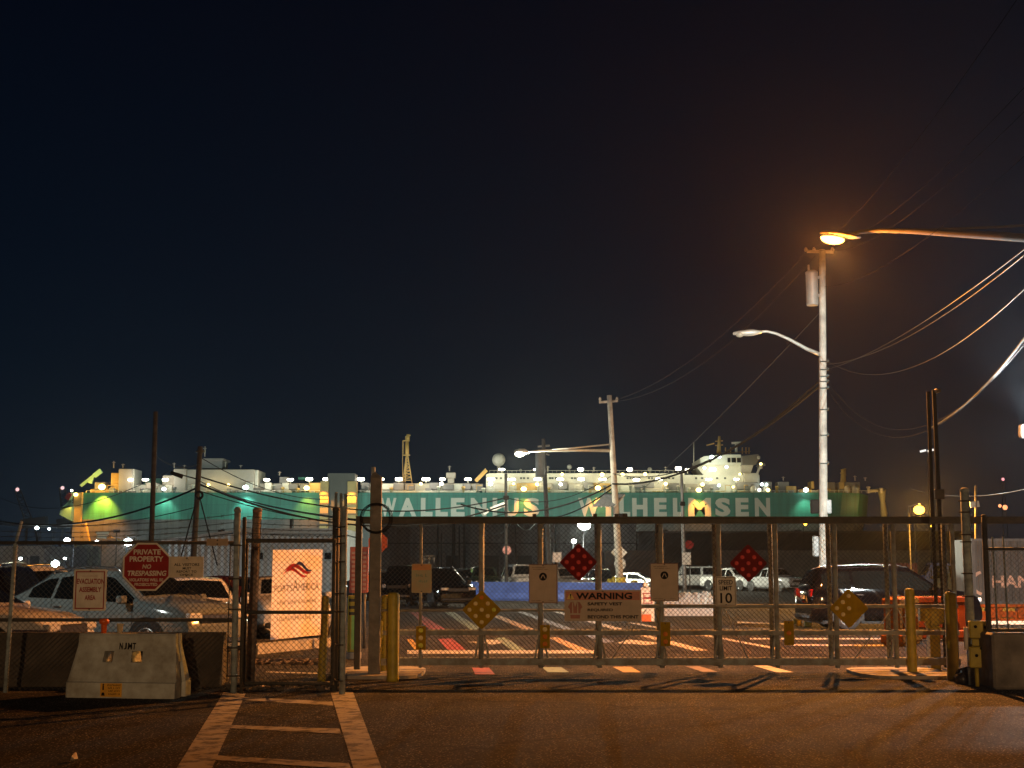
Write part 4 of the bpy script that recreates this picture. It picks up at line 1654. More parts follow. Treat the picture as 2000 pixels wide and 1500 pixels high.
# small yellow bollards
for u, vb, vt, r, lab in ((1191, 1147, 1130, 5, 'small distant yellow bollard left of the leaning pole'), (1199, 1148, 1126, 4, 'small distant yellow bollard touching its left neighbour by the leaning pole'),
                          (1239, 1149, 1133, 7, 'small distant yellow bollard right of the leaning pole'), (1561, 1216, 1157, 5, 'thin yellow bollard at the back bumper of the black SUV')):
    p = G(u, max(vb + 6, 1170))
    s_ = F / p.y
    b = MB()
    zt = Z(vt, p.y)
    b.lathe([(r / s_, 0), (r / s_, zt - .06), (r / s_ * .7, zt - .02), (1e-4, zt)], (p.x, p.y, 0), 12)
    tag(b.build('bollard', M_YEL), lab, 'bollard', 'small yellow bollards in the yard')
for u, lab in ((1555, 'left of two yellow wheel stops under the black SUV tail'), (1578, 'right of two yellow wheel stops under the black SUV tail')):
    p = G(u, 1224 if u > 1570 else 1219)
    b = MB()
    b.bbox(p.x - .1, p.x + .1, p.y - .08, p.y + .08, 0, .16, .02)
    tag(b.build('wheel_stop', mat('pale_yellow', (.68, .55, .12), .5)), lab, 'wheel stop')

# orange plastic traffic barriers


def water_barrier(label, x, y, rz, L=1.9, h=1.02, m=None, sz=1.0):
    m = m or M_ORANGE
    t = thing('orange_barrier', label, 'barrier', (x, y, 0), 'orange plastic traffic barriers', R(rz))
    b = MB()
    k = [(-L / 2, .0, .1, .3), (-L / 2 + .12, .35, .6, .2)]
    b.bbox(-L / 2, L / 2, -.24, .24, .06, .26, .03)
    b.bbox(-L / 2 + .05, -L / 2 + .35, -.17, .17, .26, h - .16, .03)
    b.bbox(L / 2 - .35, L / 2 - .05, -.17, .17, .26, h - .16, .03)
    b.bbox(-L / 2 + .35, L / 2 - .35, -.15, .15, .30, .62, .03)
    b.bbox(-.15, .15, -.17, .17, .62, h - .16, .03)
    b.bbox(-L / 2, L / 2, -.19, .19, h - .16, h, .03)
    for kx in (-.5, 0, .5):
        b.bbox(kx - .05, kx + .05, -.26, -.15, .2, .62, .02)
    t.scale = (1, 1, sz)
    b.build('shell', m, t, local=True)
    b = MB()
    for e in (-L / 2 - .05, L / 2 + .02):
        for z in (.25, .5, .75):
            b.box(e, e + .05, -.06, .06, z, z + .09)
    b.build('hinge_lug', m, t, local=True)
    b = MB()
    for kx in (-.6, .6):
        b.bbox(kx - .15, kx + .15, -.22, .22, 0, .06, .01)
    b.build('foot', m, t, local=True)


M_OR2 = mat('barrier_orange_dim', (.20, .04, .003), .7, 0, .4, 3, spec=.15)  # dimmer copy of the barrier orange, weaker light put into the colour
M_ORANGE = mat('barrier_orange', (.34, .105, .003), .7, 0, .35, 4, spec=.15)
water_barrier('orange plastic barrier standing in front of the black SUV front wheel', X(1757, 31.5), 31.5, 62)
water_barrier('orange plastic barrier behind the gate stop bracket', X(1812, 33.2), 33.2, 4, 1.9, 1.02, M_OR2)
water_barrier('orange plastic barrier seen behind the large round post', X(1885, 44), 44, 2, 1.9, .95, M_OR2, .62)
water_barrier('orange plastic barrier under the left part of the grey container', X(1943, 44), 44, -2, 1.9, .95, M_OR2, .62)
water_barrier('orange plastic barrier under the container at the right edge', X(2068, 44), 44, 1, 1.9, .95, M_OR2, .62)
b = MB()
b.box(X(1915, 42), X(2150, 42), 42.6, 42.75, .03, .13)
b.box(X(1915, 42), X(1920, 42), 42.62, 42.73, 0, .03)
b.box(X(2145, 42), X(2150, 42), 42.62, 42.73, 0, .03)
tag(b.build('guard_rail', M_WHITE), 'low white guard rail in front of the orange barriers at the right', 'rail')

# grey shipping container
Yc = 55
M_CONT = corrugated('container_grey', (.13, .14, .145), .28)
b = MB()
cx0, cx1 = X(1899, Yc), X(1899, Yc) + 12.2
cz0, cz1 = Z(1188, Yc), Z(1052, Yc)
cz0 = .3
per = .28
pts = []
x = cx0 + .12
while x < cx1 - .12:
    pts += [(x, Yc + .03), (x + per * .36, Yc + .03), (x + per * .5, Yc), (x + per * .86, Yc)]
    x += per
pts.append((cx1 - .12, Yc + .03))
vs = [(a, c, cz0 + .15) for a, c in pts] + [(a, c, cz1 - .1) for a, c in pts]
k = len(pts)
b.add(vs, [(i, i + 1, k + i + 1, k + i) for i in range(k - 1)])
b.box(cx0, cx1, Yc + .06, Yc + 2.4, cz0, cz1 - .02)
cont = tag(b.build('shipping_container', mat('container_paint', (.12, .125, .125), .5, 0, .3, 1.5)), 'grey corrugated shipping container with large worn letters behind the right fence', 'container')
b = MB()
b.box(cx0, cx1, Yc - .03, Yc + .04, cz1 - .1, cz1)
b.box(cx0, cx1, Yc - .03, Yc + .04, cz0, cz0 + .15)
b.box(cx0, cx0 + .12, Yc - .03, Yc + .04, cz0 + .15, cz1 - .1)
b.box(cx1 - .12, cx1, Yc - .03, Yc + .04, cz0 + .15, cz1 - .1)
b.build('frame', mat('container_frame', (.15, .165, .175), .5), cont)
b = MB()
text(b, 'HANJIN', X(1937, Yc), X(2058, Yc), Z(1155, Yc), Z(1124, Yc), Yc - .005, .03)
ring = [(X(1925, Yc) + .62 * math.cos(R(a)) * rr, Yc - .005, Z(1139, Yc) + .5 * math.sin(R(a)) * rr) for rr in (1, .78) for a in range(110, 251, 10)]
kk = len(ring) // 2
b.add(ring, [(i, i + 1, kk + i + 1, kk + i) for i in range(kk - 1)])
b.build('lettering', mat('worn_letter', (.80, .56, .44), .6, 0, .35, 6), cont)

# distant yard signs and little posts


def sign_post(name, label, u, v0, v1, Y, m, shape='rect', w_px=16, pole=True, pole_m=None, tilt=0):
    x, z0, z1 = X(u, Y), Z(v1, Y), Z(v0, Y)
    s_ = F / Y
    r = (z1 - z0) / 2
    cz = (z0 + z1) / 2
    b = MB()
    if shape == 'rect':
        poly = [(x - w_px / 2 / s_, z0), (x + w_px / 2 / s_, z0), (x + w_px / 2 / s_, z1), (x - w_px / 2 / s_, z1)]
    else:
        k = {'round': 20, 'oct': 8, 'dia': 4}[shape]
        off = {'round': 0, 'oct': 22.5, 'dia': 0}[shape]
        poly = [(x + r * math.cos(R(off + 360 * i / k)), cz + r * math.sin(R(off + 360 * i / k))) for i in range(k)]
    b.prism(poly[::-1], Y - .07, Y - .05)
    o = tag(b.build(name, m), label, 'sign')
    if pole:
        b = MB()
        b.tube([(x, Y, 0), (x, Y, z1)], .035, 8)
        b.build('pole', pole_m or M_DSTEEL, o)
    return o


M_PALE = mat('pale_sign', (.55, .55, .52), .5)
sign_post('round_sign', 'round red and white sign on a dark pole above the yard cars', 990, 1066, 1083, 79, mat('pinkish_sign', (.5, .22, .2), .5, 0, .5, 20), 'round')
sign_post('small_sign', 'small pale square sign left of the left red diamond', 1088, 1079, 1098, 70, M_PALE, 'rect', 17)
sign_post('diamond_sign', 'pale diamond road sign behind the leaning utility pole', 1209, 1063, 1096, 77, M_PALE, 'dia')
sign_post('round_sign', 'pale round sign behind the foot of the leaning utility pole', 1211, 1090, 1113, 77.5, M_PALE, 'round', pole=False)
sign_post('small_sign', 'white notice on the thin grey pole right of the second square notice', 1341, 1079, 1103, 84.5, M_PALE, 'rect', 17, False)
sign_post('stop_sign', 'small red octagonal sign beside the thin grey pole in the yard', 1347, 1055, 1073, 88, M_RED, 'oct')
sign_post('stop_sign', 'large dull red octagonal sign half hidden behind the tall wooden post', 738, 1040, 1080, 44, mat('dull_red', (.34, .08, .05), .6, 0, .3, 6), 'oct')
for u, lab in ((690, 'red upright panel left of the dark square post by the banner'), (712, 'red upright panel right of the dark square post by the banner')):
    o, x0, x1, z0, z1 = board('red_panel', lab, u - 7, 1068, u + 7, 1158, 30, mat('red_panel_paint', (.5, .1, .06), .5, 0, .3, 4), 'panel', .02, .05)
    b = MB()
    for k in range(9):
        zz = z0 + .06 + k * (z1 - z0 - .12) / 9
        b.box(x0 + .04, x1 - .04, 29.994, 29.999, zz, zz + .05)
    b.build('panel_print', mat('red_panel_print', (.58, .3, .2), .6), o)
    b = MB()
    b.tube([((x0 + x1) / 2, 30.04, 0), ((x0 + x1) / 2, 30.04, z0 + .1)], .03, 8)
    b.build('pole', M_DSTEEL, o)
Y = 26.5
p = (X(692, Y), Y)
cr = thing('card_reader', 'yellow framed card reader pedestal with a green panel beside the latch posts', 'card reader', (p[0], p[1], 0))
b = MB()
b.bbox(p[0] - .1, p[0] + .1, Y - .08, Y + .08, .12, Z(1163, Y), .01)
b.build('cabinet', M_YEL, cr)
b = MB()
b.box(p[0] - .03, p[0] + .06, Y - .085, Y - .082, Z(1268, Y), Z(1202, Y))
b.build('green_panel', mat('green_panel', (.2, .5, .12), .4), cr)
b = MB()
for v in (1172, 1186, 1198, 1276, 1288):
    b.box(p[0] - .08, p[0] + .08, Y - .085, Y - .082, Z(v + 3, Y), Z(v - 3, Y))
b.build('keypad', M_TRIM, cr)
b = MB()
b.bbox(p[0] - .14, p[0] + .14, Y - .12, Y + .12, 0, .12, .01)
b.build('base', M_CONC, cr)

# little flag sign frame on the yard car roof
Y = 69
b = MB()
for u in (828, 838, 848):
    b.bar(P(u, 1098, Y), P(u, 1086, Y), .04, .04)
for v in (1086, 1092):
    b.bar(P(828, v, Y), P(848, v, Y), .04, .04)
b.bar(P(838, 1098, Y), (X(838, Y), Y, 0), .06, .06)
tag(b.build('frame_stand', M_GALV), 'small pale metal frame stand behind the yard cars near the flare tinted notice', 'stand')

# ================================================================== BUILDINGS
M_SHED = corrugated('shed_wall', (.36, .38, .38), .5, 'X', .25)
Y = 108
b = MB()
xl, xm, xr = X(328, Y), X(462, Y), X(662, Y)
zt0, zt1 = Z(1058, Y), Z(1044, Y)
b.box(xl, xr, Y, Y + 14, 0, zt0)
b.add([(xl, Y, zt0), (xm, Y, zt0), (xm, Y, zt1 + .1), (xl, Y + 14, zt0), (xm, Y + 14, zt0), (xm, Y + 14, zt1 + .1)], [(0, 1, 2), (3, 5, 4), (0, 2, 5, 3)])
b.box(xm, xr, Y, Y + 14, zt0 + .002, zt1)
sh = tag(b.build('storage_shed', M_SHED), 'long pale grey shed with a sloping roof end behind the left car park', 'shed')
b = MB()
b.box(xm - .2, xr + .3, Y - .5, Y + 14.4, zt1 + .05, zt1 + .45)
b.bar((xl - .5, Y + 7, zt0 + .05), (xm - .2, Y + 7, zt1 + .25), 14.6, .2)
b.build('roof', mat('shed_roof', (.30, .31, .30), .6), sh)
for u in (507, 640):
    b = MB()
    b.box(X(u - 8, Y), X(u + 8, Y), Y - .05, Y + .02, Z(1094, Y), Z(1078, Y))
    w_ = b.build('window', M_GLASS, sh)
    b = MB()
    rect_ring(b, X(u - 9, Y), X(u + 9, Y), Z(1095, Y), Z(1077, Y), .1, Y - .08)
    b.build('frame', M_GALV, w_)
for u in (448, 560):
    b = MB()
    b.tube([(X(u, Y), Y + 2, zt1), (X(u, Y), Y + 2, zt1 + 1.2)], .16, 8)
    b.build('roof_vent', M_DSTEEL, sh)

Y = 120
b = MB()
b.box(X(-60, Y), X(85, Y), Y, Y + 12, 0, Z(1066, Y))
oh = tag(b.build('site_office', mat('office_wall', (.26, .26, .23), .7, 0, .3, 1)), 'low pale site office at the far left beyond the parked cars', 'building')
b = MB()
b.box(X(58, Y), X(76, Y), Y - .04, Y + .02, Z(1105, Y), Z(1086, Y))
b.build('doorway', M_TRIM, oh)
b = MB()
b.bar(P(82, 1066, Y - .2), P(100, 1061, Y - .2), .15, .5)
b.build('eave', M_DWOOD, oh)
Y = 135
b = MB()
b.box(X(148, Y), X(180, Y), Y, Y + 2.4, 0, Z(1066, Y))
kb = tag(b.build('graffiti_cabin', mat('cabin_paint', (.34, .40, .28), .6, 0, .6, 1.3, col2=(.09, .10, .06))), 'small yellow green cabin with scrawled marks beyond the evacuation sign', 'cabin')
b = MB()
scribble(b, X(151, Y), X(178, Y), Z(1088, Y), Z(1078, Y), Y - .02, seed=31)
scribble(b, X(152, Y), X(176, Y), Z(1102, Y), Z(1092, Y), Y - .02, seed=32)
b.build('scrawl', mat('scrawl_ink', (.06, .07, .05), .7), kb)
b = MB()
b.box(X(142, Y), X(147.6, Y), Y - .1, Y + 2.4, 0, Z(1064, Y))
b.build('yellow_edge', M_YEL, kb)

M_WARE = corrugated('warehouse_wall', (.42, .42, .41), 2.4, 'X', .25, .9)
Y = 230
b = MB()
b.box(X(742, Y), X(1243, Y), Y, Y + 40, 0, Z(1022, Y))
wh = tag(b.build('warehouse', M_WARE), 'long dark grey corrugated warehouse filling the view behind the left half of the gate', 'warehouse')
b = MB()
b.box(X(738, Y), X(1246, Y), Y - .6, Y + 40.6, Z(1022, Y), Z(1022, Y) + .5)
b.box(X(742, Y), X(1243, Y), Y - .08, Y - .01, Z(1062, Y), Z(1060, Y))
b.build('roof_edge', M_DSTEEL, wh)
for u in (885, 960, 1025, 1210):
    b = MB()
    b.box(X(u - 14, Y), X(u + 14, Y), Y - .06, Y - .01, 0, Z(1085, Y))
    b.build('loading_door', mat('door_grey', (.06, .06, .058), .6), wh)
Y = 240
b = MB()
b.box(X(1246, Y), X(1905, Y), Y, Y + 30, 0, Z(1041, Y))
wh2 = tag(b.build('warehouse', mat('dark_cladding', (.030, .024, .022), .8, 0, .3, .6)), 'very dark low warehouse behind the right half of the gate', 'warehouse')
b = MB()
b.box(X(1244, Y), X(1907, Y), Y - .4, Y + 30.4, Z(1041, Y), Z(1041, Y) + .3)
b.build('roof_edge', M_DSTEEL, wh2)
Y = 170
b = MB()
b.box(X(1405, Y), X(1905, Y), Y, Y + .4, 0, Z(1075, Y))
for u in range(1420, 1900, 34):
    b.box(X(u, Y) - .15, X(u, Y) + .15, Y - .12, Y - .001, 0, Z(1074, Y))
tag(b.build('boundary_wall', mat('grey_wall', (.16, .155, .14), .85, 0, .3, 1)), 'long low grey wall with ribs in front of the very dark warehouse', 'wall')
Y = 150
b = MB()
b.box(X(1182, Y), X(1292, Y), Y, Y + 8, 0, Z(1078, Y))
b.box(X(1180, Y), X(1294, Y), Y - .3, Y + 8.3, Z(1078, Y), Z(1075, Y))
tag(b.build('brown_shed', mat('brown_wood', (.12, .07, .045), .8, 0, .3, 1)), 'low brown shed behind the leaning utility pole', 'shed')
Y = 95
b = MB()
b.box(X(1690, Y), X(1792, Y), Y, Y + 2.4, 0, Z(1100, Y))
rc = tag(b.build('shipping_container', corrugated('container_red', (.20, .05, .04), .28, 'X', .4)), 'rusty red low container load behind the roof of the black SUV', 'container')
b = MB()
random.seed(4)
for k in range(26):
    u, v = random.uniform(1694, 1788), random.uniform(1103, 1125)
    w_ = random.uniform(2, 6)
    b.add([P(u, v, Y - .01), P(u + w_, v, Y - .01), P(u + w_, v - random.uniform(1, 4), Y - .01), P(u, v - 3, Y - .01)], [(0, 1, 2, 3)])
b.build('pale_patches', mat('pale_patch', (.36, .26, .2), .7), rc)

# wooded far shore at the right, behind the ship
b = MB()
random.seed(12)
pts = []
x = X(1150, 700)
while x < X(2300, 700):
    pts.append((x, 700, random.uniform(14, 19)))
    x += random.uniform(3, 7)
k = len(pts)
b.add(pts + [(p[0], 700, 0) for p in pts] + [(p[0], 730, p[2] * .8) for p in pts], [(i, k + i, k + i + 1, i + 1) for i in range(k - 1)] + [(i, i + 1, 2 * k + i + 1, 2 * k + i) for i in range(k - 1)])
o = b.build('far_treeline', mat('far_trees', (.05, .035, .028), .9, 0, .5, .15))
tag(o, 'dark wooded far shore low on the horizon at the right', 'trees')
o['kind'] = 'stuff'
# ================================================================== THE SHIP
YH = 400.0
sh_root = thing('car_carrier_ship', 'huge green and grey car carrier ship with floodlit white deck houses moored across the background', 'ship', (X(940, YH), YH, 0))
M_GRN = mat('hull_green', (.030, .205, .138), .5, 0, .16, .06, col2=(.026, .18, .125))
M_HULLG = mat('hull_grey', (.105, .09, .078), .55, 0, .25, .05)


def weathered_hull(m, seam):
    n, l, b = m.node_tree.nodes, m.node_tree.links, m.node_tree.nodes['Principled BSDF']
    src = b.inputs['Base Color'].links[0].from_socket
    t = n.new('ShaderNodeTexCoord')

    def streak(sc, lo, hi, cl, ch):
        mp = n.new('ShaderNodeMapping')
        mp.inputs['Scale'].default_value = sc
        l.new(t.outputs['Object'], mp.inputs['Vector'])
        z = n.new('ShaderNodeTexNoise')
        z.inputs['Scale'].default_value = 1
        z.inputs['Detail'].default_value = 5
        l.new(mp.outputs[0], z.inputs['Vector'])
        r = n.new('ShaderNodeValToRGB')
        r.color_ramp.elements[0].position, r.color_ramp.elements[1].position = lo, hi
        r.color_ramp.elements[0].color, r.color_ramp.elements[1].color = (*cl, 1), (*ch, 1)
        l.new(z.outputs['Fac'], r.inputs[0])
        return r.outputs[0]

    def mul(a, c):
        x = n.new('ShaderNodeMix')
        x.data_type = 'RGBA'
        x.blend_type = 'MULTIPLY'
        x.inputs[0].default_value = 1
        l.new(a, x.inputs[6])
        l.new(c, x.inputs[7])
        return x.outputs[2]
    c = mul(src, streak((.9, .1, .035), .36, .6, (.80, .80, .79), (1.06, 1.06, 1.06)))
    c = mul(c, streak((2.6, .1, .10), .30, .42, (.72, .55, .42), (1, 1, 1)))
    bk = n.new('ShaderNodeTexBrick')
    bk.inputs['Scale'].default_value = 1
    bk.inputs['Color1'].default_value = (1, 1, 1, 1)
    bk.inputs['Color2'].default_value = (.90, .90, .90, 1)
    bk.inputs['Mortar'].default_value = (.72, .72, .72, 1)
    bk.inputs['Mortar Size'].default_value = .06
    bk.inputs['Brick Width'].default_value = 9.0
    bk.inputs['Row Height'].default_value = 2.5
    mp = n.new('ShaderNodeMapping')
    mp.inputs['Rotation'].default_value = (R(90), 0, 0)
    l.new(t.outputs['Object'], mp.inputs['Vector'])
    l.new(mp.outputs[0], bk.inputs['Vector'])
    c = mul(c, bk.outputs['Color'])
    l.new(c, b.inputs['Base Color'])


weathered_hull(M_GRN, 1)
weathered_hull(M_HULLG, 1)
M_CREAM = mat('deck_cream', (.56, .52, .42), .5, 0, .12, .3)
M_BEIGE = mat('deck_beige', (.40, .34, .27), .55, 0, .15, .2)
M_DGR = mat('deck_grey', (.20, .18, .165), .6, 0, .15, .2)
M_MAST = mat('mast_buff_lamplit', (.50, .30, .08), .5, 0, .2, .5)  # buff paint, also yellow lamplight put into some houses and ramp pillars
M_BROWN = mat('ramp_brown', (.11, .09, .07), .7, 0, .2, .2)
M_MINT = mat('ramp_mint', (.26, .48, .34), .5, 0, .2, .3)


def zh(v):
    return Z(v, YH)


def xh(u):
    return X(u, YH)


ZB, ZD = zh(1014), zh(962)


def slab(m, name, outline, y0, y1, parent=sh_root):
    b = MB()
    b.prism([(xh(u), zh(v)) for u, v in outline], y0, y1)
    return b.build(name, m, parent)


# hull with rounded bow (right) as plan stations
def hull_part(name, m, v_top, v_bot, u0, u1, flare_t, flare_b):
    b = MB()
    rows = 5
    cols = 40
    vs = []
    for side in (0, 1):
        for j in range(rows + 1):
            t = j / rows
            v = v_bot + (v_top - v_bot) * t
            ue = u1 + flare_b + (flare_t - flare_b) * t
            for i in range(cols + 1):
                q = i / cols
                u = u0 + (ue - u0) * q
                bow = max(0, (q - .93) / .07)
                off = 16 * (1 - math.sqrt(max(0, 1 - bow * bow)))
                y = YH + off if side == 0 else YH + 32 - off
                vs.append((xh(u), y, zh(v)))
    fs = []
    w = cols + 1
    for side in (0, 1):
        o = side * (rows + 1) * w
        for j in range(rows):
            for i in range(cols):
                q = (o + j * w + i, o + j * w + i + 1, o + (j + 1) * w + i + 1, o + (j + 1) * w + i)
                fs.append(q if side == 0 else q[::-1])
    o2 = (rows + 1) * w
    for j in range(rows):
        fs.append((j * w, (j + 1) * w, o2 + (j + 1) * w, o2 + j * w))
    for i in range(cols):
        fs.append((rows * w + i, rows * w + i + 1, o2 + rows * w + i + 1, o2 + rows * w + i))
    b.add(vs, fs)
    return b.build(name, m, sh_root)


hull_part('green_hull_band', M_GRN, 962, 1014.5, 156, 1729, 0, -6)
hull_part('grey_hull', M_HULLG, 1014.6, 1125, 158, 1720, 0, -30)
# bow rim: yellow lamplight on the bow edge, put into shape and colour
b = MB()
b.tube([P(1722, 957, 408), P(1724, 980, 409), P(1727, 1004, 410), P(1728, 1018, 411)], [1.2, .7, 1.0, .5], 8)
b.tube([P(1697, 959, 404), P(1726, 957, 412)], .5, 6)
b.build('bow_lit_strip', mat('bow_lit_yellow', (.55, .42, .2), .5), sh_root)
# stern: ramp quarter post and mint coloured ramp gear
slab(M_MAST, 'stern_pillar', [(142, 966), (157, 962), (156, 1020), (166, 1020), (176, 1062), (140, 1062)], 398.5, 402)
slab(M_MINT, 'stern_ramp', [(120, 1006), (143, 1018), (143, 990), (122, 998)], 396, 420)
b = MB()
for a, c in (((121, 995), (140, 978)), ((124, 1000), (143, 996)), ((122, 995), (143, 985)), ((136, 985), (142, 962)), ((128, 1000), (136, 985))):
    b.bar(P(*a, 399), P(*c, 399), .7, .7)
b.build('ramp_truss', M_MINT, sh_root)
b = MB()
b.bar(P(130, 975, 398), P(137, 964, 398), .5, 1.2)
b.build('flag', M_RED, sh_root)
# lower stern door lights, crane arm
b = MB()
b.bar(P(212, 1050, 397), P(236, 1058, 392), .8, .8)
b.build('boarding_arm', M_MAST, sh_root)
b = MB()
for u0, u1, v0, v1 in ((192, 214, 1039, 1044), (193, 212, 1046, 1052)):
    b.box(xh(u0), xh(u1), 396.5, 398, zh(v1), zh(v0))
b.build('side_platform', M_CREAM, sh_root)
slab(M_BROWN, 'stern_door', [(168, 1066), (245, 1066), (245, 1118), (168, 1118)], 399.2, 400.5)

# side ramp amidships
slab(M_BROWN, 'side_ramp', [(640, 926), (693, 926), (693, 1118), (640, 1118)], 396.5, 404)
for u0, u1 in ((627, 643), (680, 697)):
    o = slab(M_MAST, 'ramp_pillar', [(u0, 942), (u1, 942), (u1, 1066), (u0, 1066)], 395.4, 399.2)
    b = MB()
    for v in (966, 984, 1004, 1024):
        b.box(xh(u0) - .2, xh(u1) + .2, 395, 395.39, zh(v + 3), zh(v))
    b.build('pillar_rung', M_BROWN, o)

# lettering on the hull
M_LET = mat('letter_cream', (.60, .53, .42), .5, 0, .1, .1)
for nm_, ext_ in (('WALLENIUS', ((741, 773), (778, 812), (821, 844), (850, 874), (880, 907), (919, 950), (962, 971), (984, 1013), (1023, 1054))),
                  ('WILHELMSEN', ((1130, 1172), (1184, 1195), (1211, 1232), (1236, 1266), (1279, 1304), (1316, 1338), (1346, 1391), (1399, 1429), (1439, 1465), (1477, 1507)))):
    b = MB()
    for ch, (ua, ub) in zip(nm_, ext_):
        text(b, ch, xh(ua), xh(ub), zh(1008.5), zh(972.5), YH - .12, .05)
    b.build('lettering', M_LET, sh_root)

# deck houses : (u0, u1, v_top, v_bot, y0, y1, material)
houses = [
    (219, 246, 914, 962, 403, 412, M_BEIGE), (246, 249, 914, 962, 403.5, 412, M_CREAM), (200, 219, 921, 943, 405, 412, M_MAST), (202, 219, 943, 962, 404, 412, M_MAST),
    (170, 190, 940, 955, 404, 408, M_DGR), (160, 200, 953, 962, 405, 410, M_MAST),
    (249, 330, 944, 962, 406, 414, M_CREAM), (272, 293, 941, 953, 404, 408, M_BEIGE), (303, 325, 926, 945, 405, 410, M_BEIGE), (310, 325, 945, 962, 404, 410, M_CREAM),
    (252, 300, 929, 944, 412, 416, M_GRN),
    (328, 353, 914, 962, 403, 416, M_BEIGE), (353, 488, 915, 962, 403.6, 416, M_BEIGE), (488, 495, 916, 958, 404, 416, M_CREAM), (376, 420, 894, 915, 406, 414, M_DGR),
    (371, 424, 892, 896, 405, 415, M_DGR), (472, 488, 940, 962, 402.5, 404, M_CREAM),
    (495, 640, 941, 962, 407, 416, M_BEIGE), (508, 522, 941, 957, 404, 407, M_CREAM), (502, 530, 956, 962, 403.5, 407, M_CREAM), (536, 553, 929, 942, 405, 410, M_DGR),
    (543, 556, 941, 957, 404, 407, M_CREAM), (536, 562, 956, 962, 403.5, 407, M_CREAM), (556, 574, 943, 955, 404, 407, M_DGR), (578, 594, 944, 957, 404, 407, M_DGR),
    (596, 640, 941, 962, 404.5, 410, M_MAST), (566, 590, 926, 932, 412, 416, M_GRN),
    (697, 935, 941, 962, 407, 416, M_CREAM), (700, 716, 941, 955, 404, 407, M_DGR), (738, 764, 943, 955, 404, 407, M_CREAM), (764, 785, 941, 956, 404, 407, M_DGR),
    (787, 806, 943, 956, 404, 407, M_DGR), (836, 854, 941, 955, 404, 407, M_DGR), (862, 884, 944, 961, 404, 407, M_DGR), (884, 902, 943, 960, 404.5, 407, M_CREAM),
    (902, 918, 943, 955, 404, 407, M_DGR), (922, 942, 943, 957, 404, 407, M_DGR), (868, 887, 920, 931, 406, 410, M_BEIGE), (871, 884, 931, 942, 406.5, 410, M_BEIGE),
    (710, 930, 958, 962, 402.5, 407, M_CREAM),
]
for u0, u1, v0, v1, y0, y1, m in houses:
    b = MB()
    b.bbox(xh(u0), xh(u1), y0, y1, zh(v1), zh(v0), .12)
    b.build('deck_house', m, sh_root)
b = MB()
b.bar(P(158, 949, 404), P(186, 927, 404), .5, .8)
b.bar(P(184, 930, 404), P(198, 919, 404), .9, 1.3)
b.bar(P(176, 944, 404), P(180, 933, 404), 1.0, 1.0)
b.build('stern_crane', M_MINT, sh_root)

# long accommodation block
acc = slab(M_CREAM, 'accommodation', [(948, 962), (948, 924), (955, 921.5), (1345, 921.5), (1345, 925), (1495, 925), (1495, 962)], 406, 424)
b = MB()
for u in list(range(960, 1000, 9)) + [1018, 1024, 1032, 1076, 1081, 1088, 1120, 1126, 1180, 1231, 1237, 1243, 1254, 1274, 1280, 1297, 1308, 1314, 1322, 1368, 1380, 1392, 1410, 1426, 1450]:
    b.box(xh(u) - .3, xh(u) + .3, 405.93, 405.99, zh(933), zh(929.5))
b.build('porthole', M_TRIM, acc)
for u0, u1, v0, v1, y0, m in ((963, 985, 943, 961, 404, M_BEIGE), (1009, 1050, 942, 961, 404, M_MAST), (1054, 1080, 942, 960, 404.2, M_BEIGE), (1092, 1110, 939, 954, 403.6, M_DGR),
                              (1112, 1140, 943, 958, 404, M_BEIGE), (1143, 1162, 941, 953, 403.6, M_DGR), (1152, 1196, 942, 961, 404.4, M_MAST), (1243, 1283, 940, 951, 403.8, M_DGR),
                              (1215, 1245, 946, 961, 404, M_CREAM), (1310, 1333, 942, 957, 404, M_DGR), (1344, 1370, 943, 961, 404.2, M_BEIGE), (1380, 1412, 944, 961, 404, M_DGR),
                              (1446, 1490, 940, 955, 403.6, M_DGR), (1462, 1491, 922, 941, 404, M_BEIGE), (1255, 1300, 952, 960, 403.4, M_BEIGE)):
    b = MB()
    b.bbox(xh(u0), xh(u1), y0, 406.5, zh(v1), zh(v0), .12)
    b.build('deck_house', m, sh_root)
# deck edge rail and roof rail
for ua, ub, v, y in ((160, 1722, 960, 401.2), (955, 1345, 917, 408)):
    b = MB()
    b.tube([(xh(ua), y, zh(v - 2)), (xh(ub), y, zh(v - 2))], .06, 4)
    u = ua
    while u < ub:
        b.tube([(xh(u), y, zh(v + 2.5)), (xh(u), y, zh(v - 2))], .05, 4)
        u += 9
    b.build('railing', M_CREAM, sh_root)
# stairs
b = MB()
b.bar(P(929, 940, 405), P(950, 918, 405), 1.6, 1.0)
for k in range(7):
    b.bar(P(930 + 3 * k, 939 - 3.2 * k, 404.2), P(930 + 3 * k, 934 - 3.2 * k, 404.2), .25, .25)
b.build('stairway', M_MAST, sh_root)
# bridge
brid = slab(M_CREAM, 'bridge_block', [(1385, 926), (1372, 910), (1380, 905), (1462, 905), (1462, 926)], 407, 422)
up = slab(M_CREAM, 'wheelhouse', [(1379, 905), (1376, 893), (1384, 888), (1430, 884.5), (1458, 885), (1460, 905)], 405.6, 424)
b = MB()
for u0, u1 in ((1431, 1437), (1439, 1448), (1450, 1458), (1394, 1399)):
    b.box(xh(u0), xh(u1), 405.5, 405.58, zh(900.5), zh(891))
b.build('bridge_window', M_GLASS, up)
wing = slab(M_BROWN, 'bridge_wing', [(1458, 889), (1490, 885), (1492, 893), (1484, 906), (1458, 906)], 403, 410)
b = MB()
b.bbox(xh(1488), xh(1493), 402.4, 404, zh(895), zh(889), .1)
b.bbox(xh(1492), xh(1497), 402.4, 404, zh(914), zh(903), .1)
b.bar(P(1479, 924, 404), P(1486, 908, 404), .6, .6)
b.bar(P(1484, 910, 404), P(1494, 907, 404), .8, .8)
b.build('wing_lamp_arm', M_BEIGE, wing)
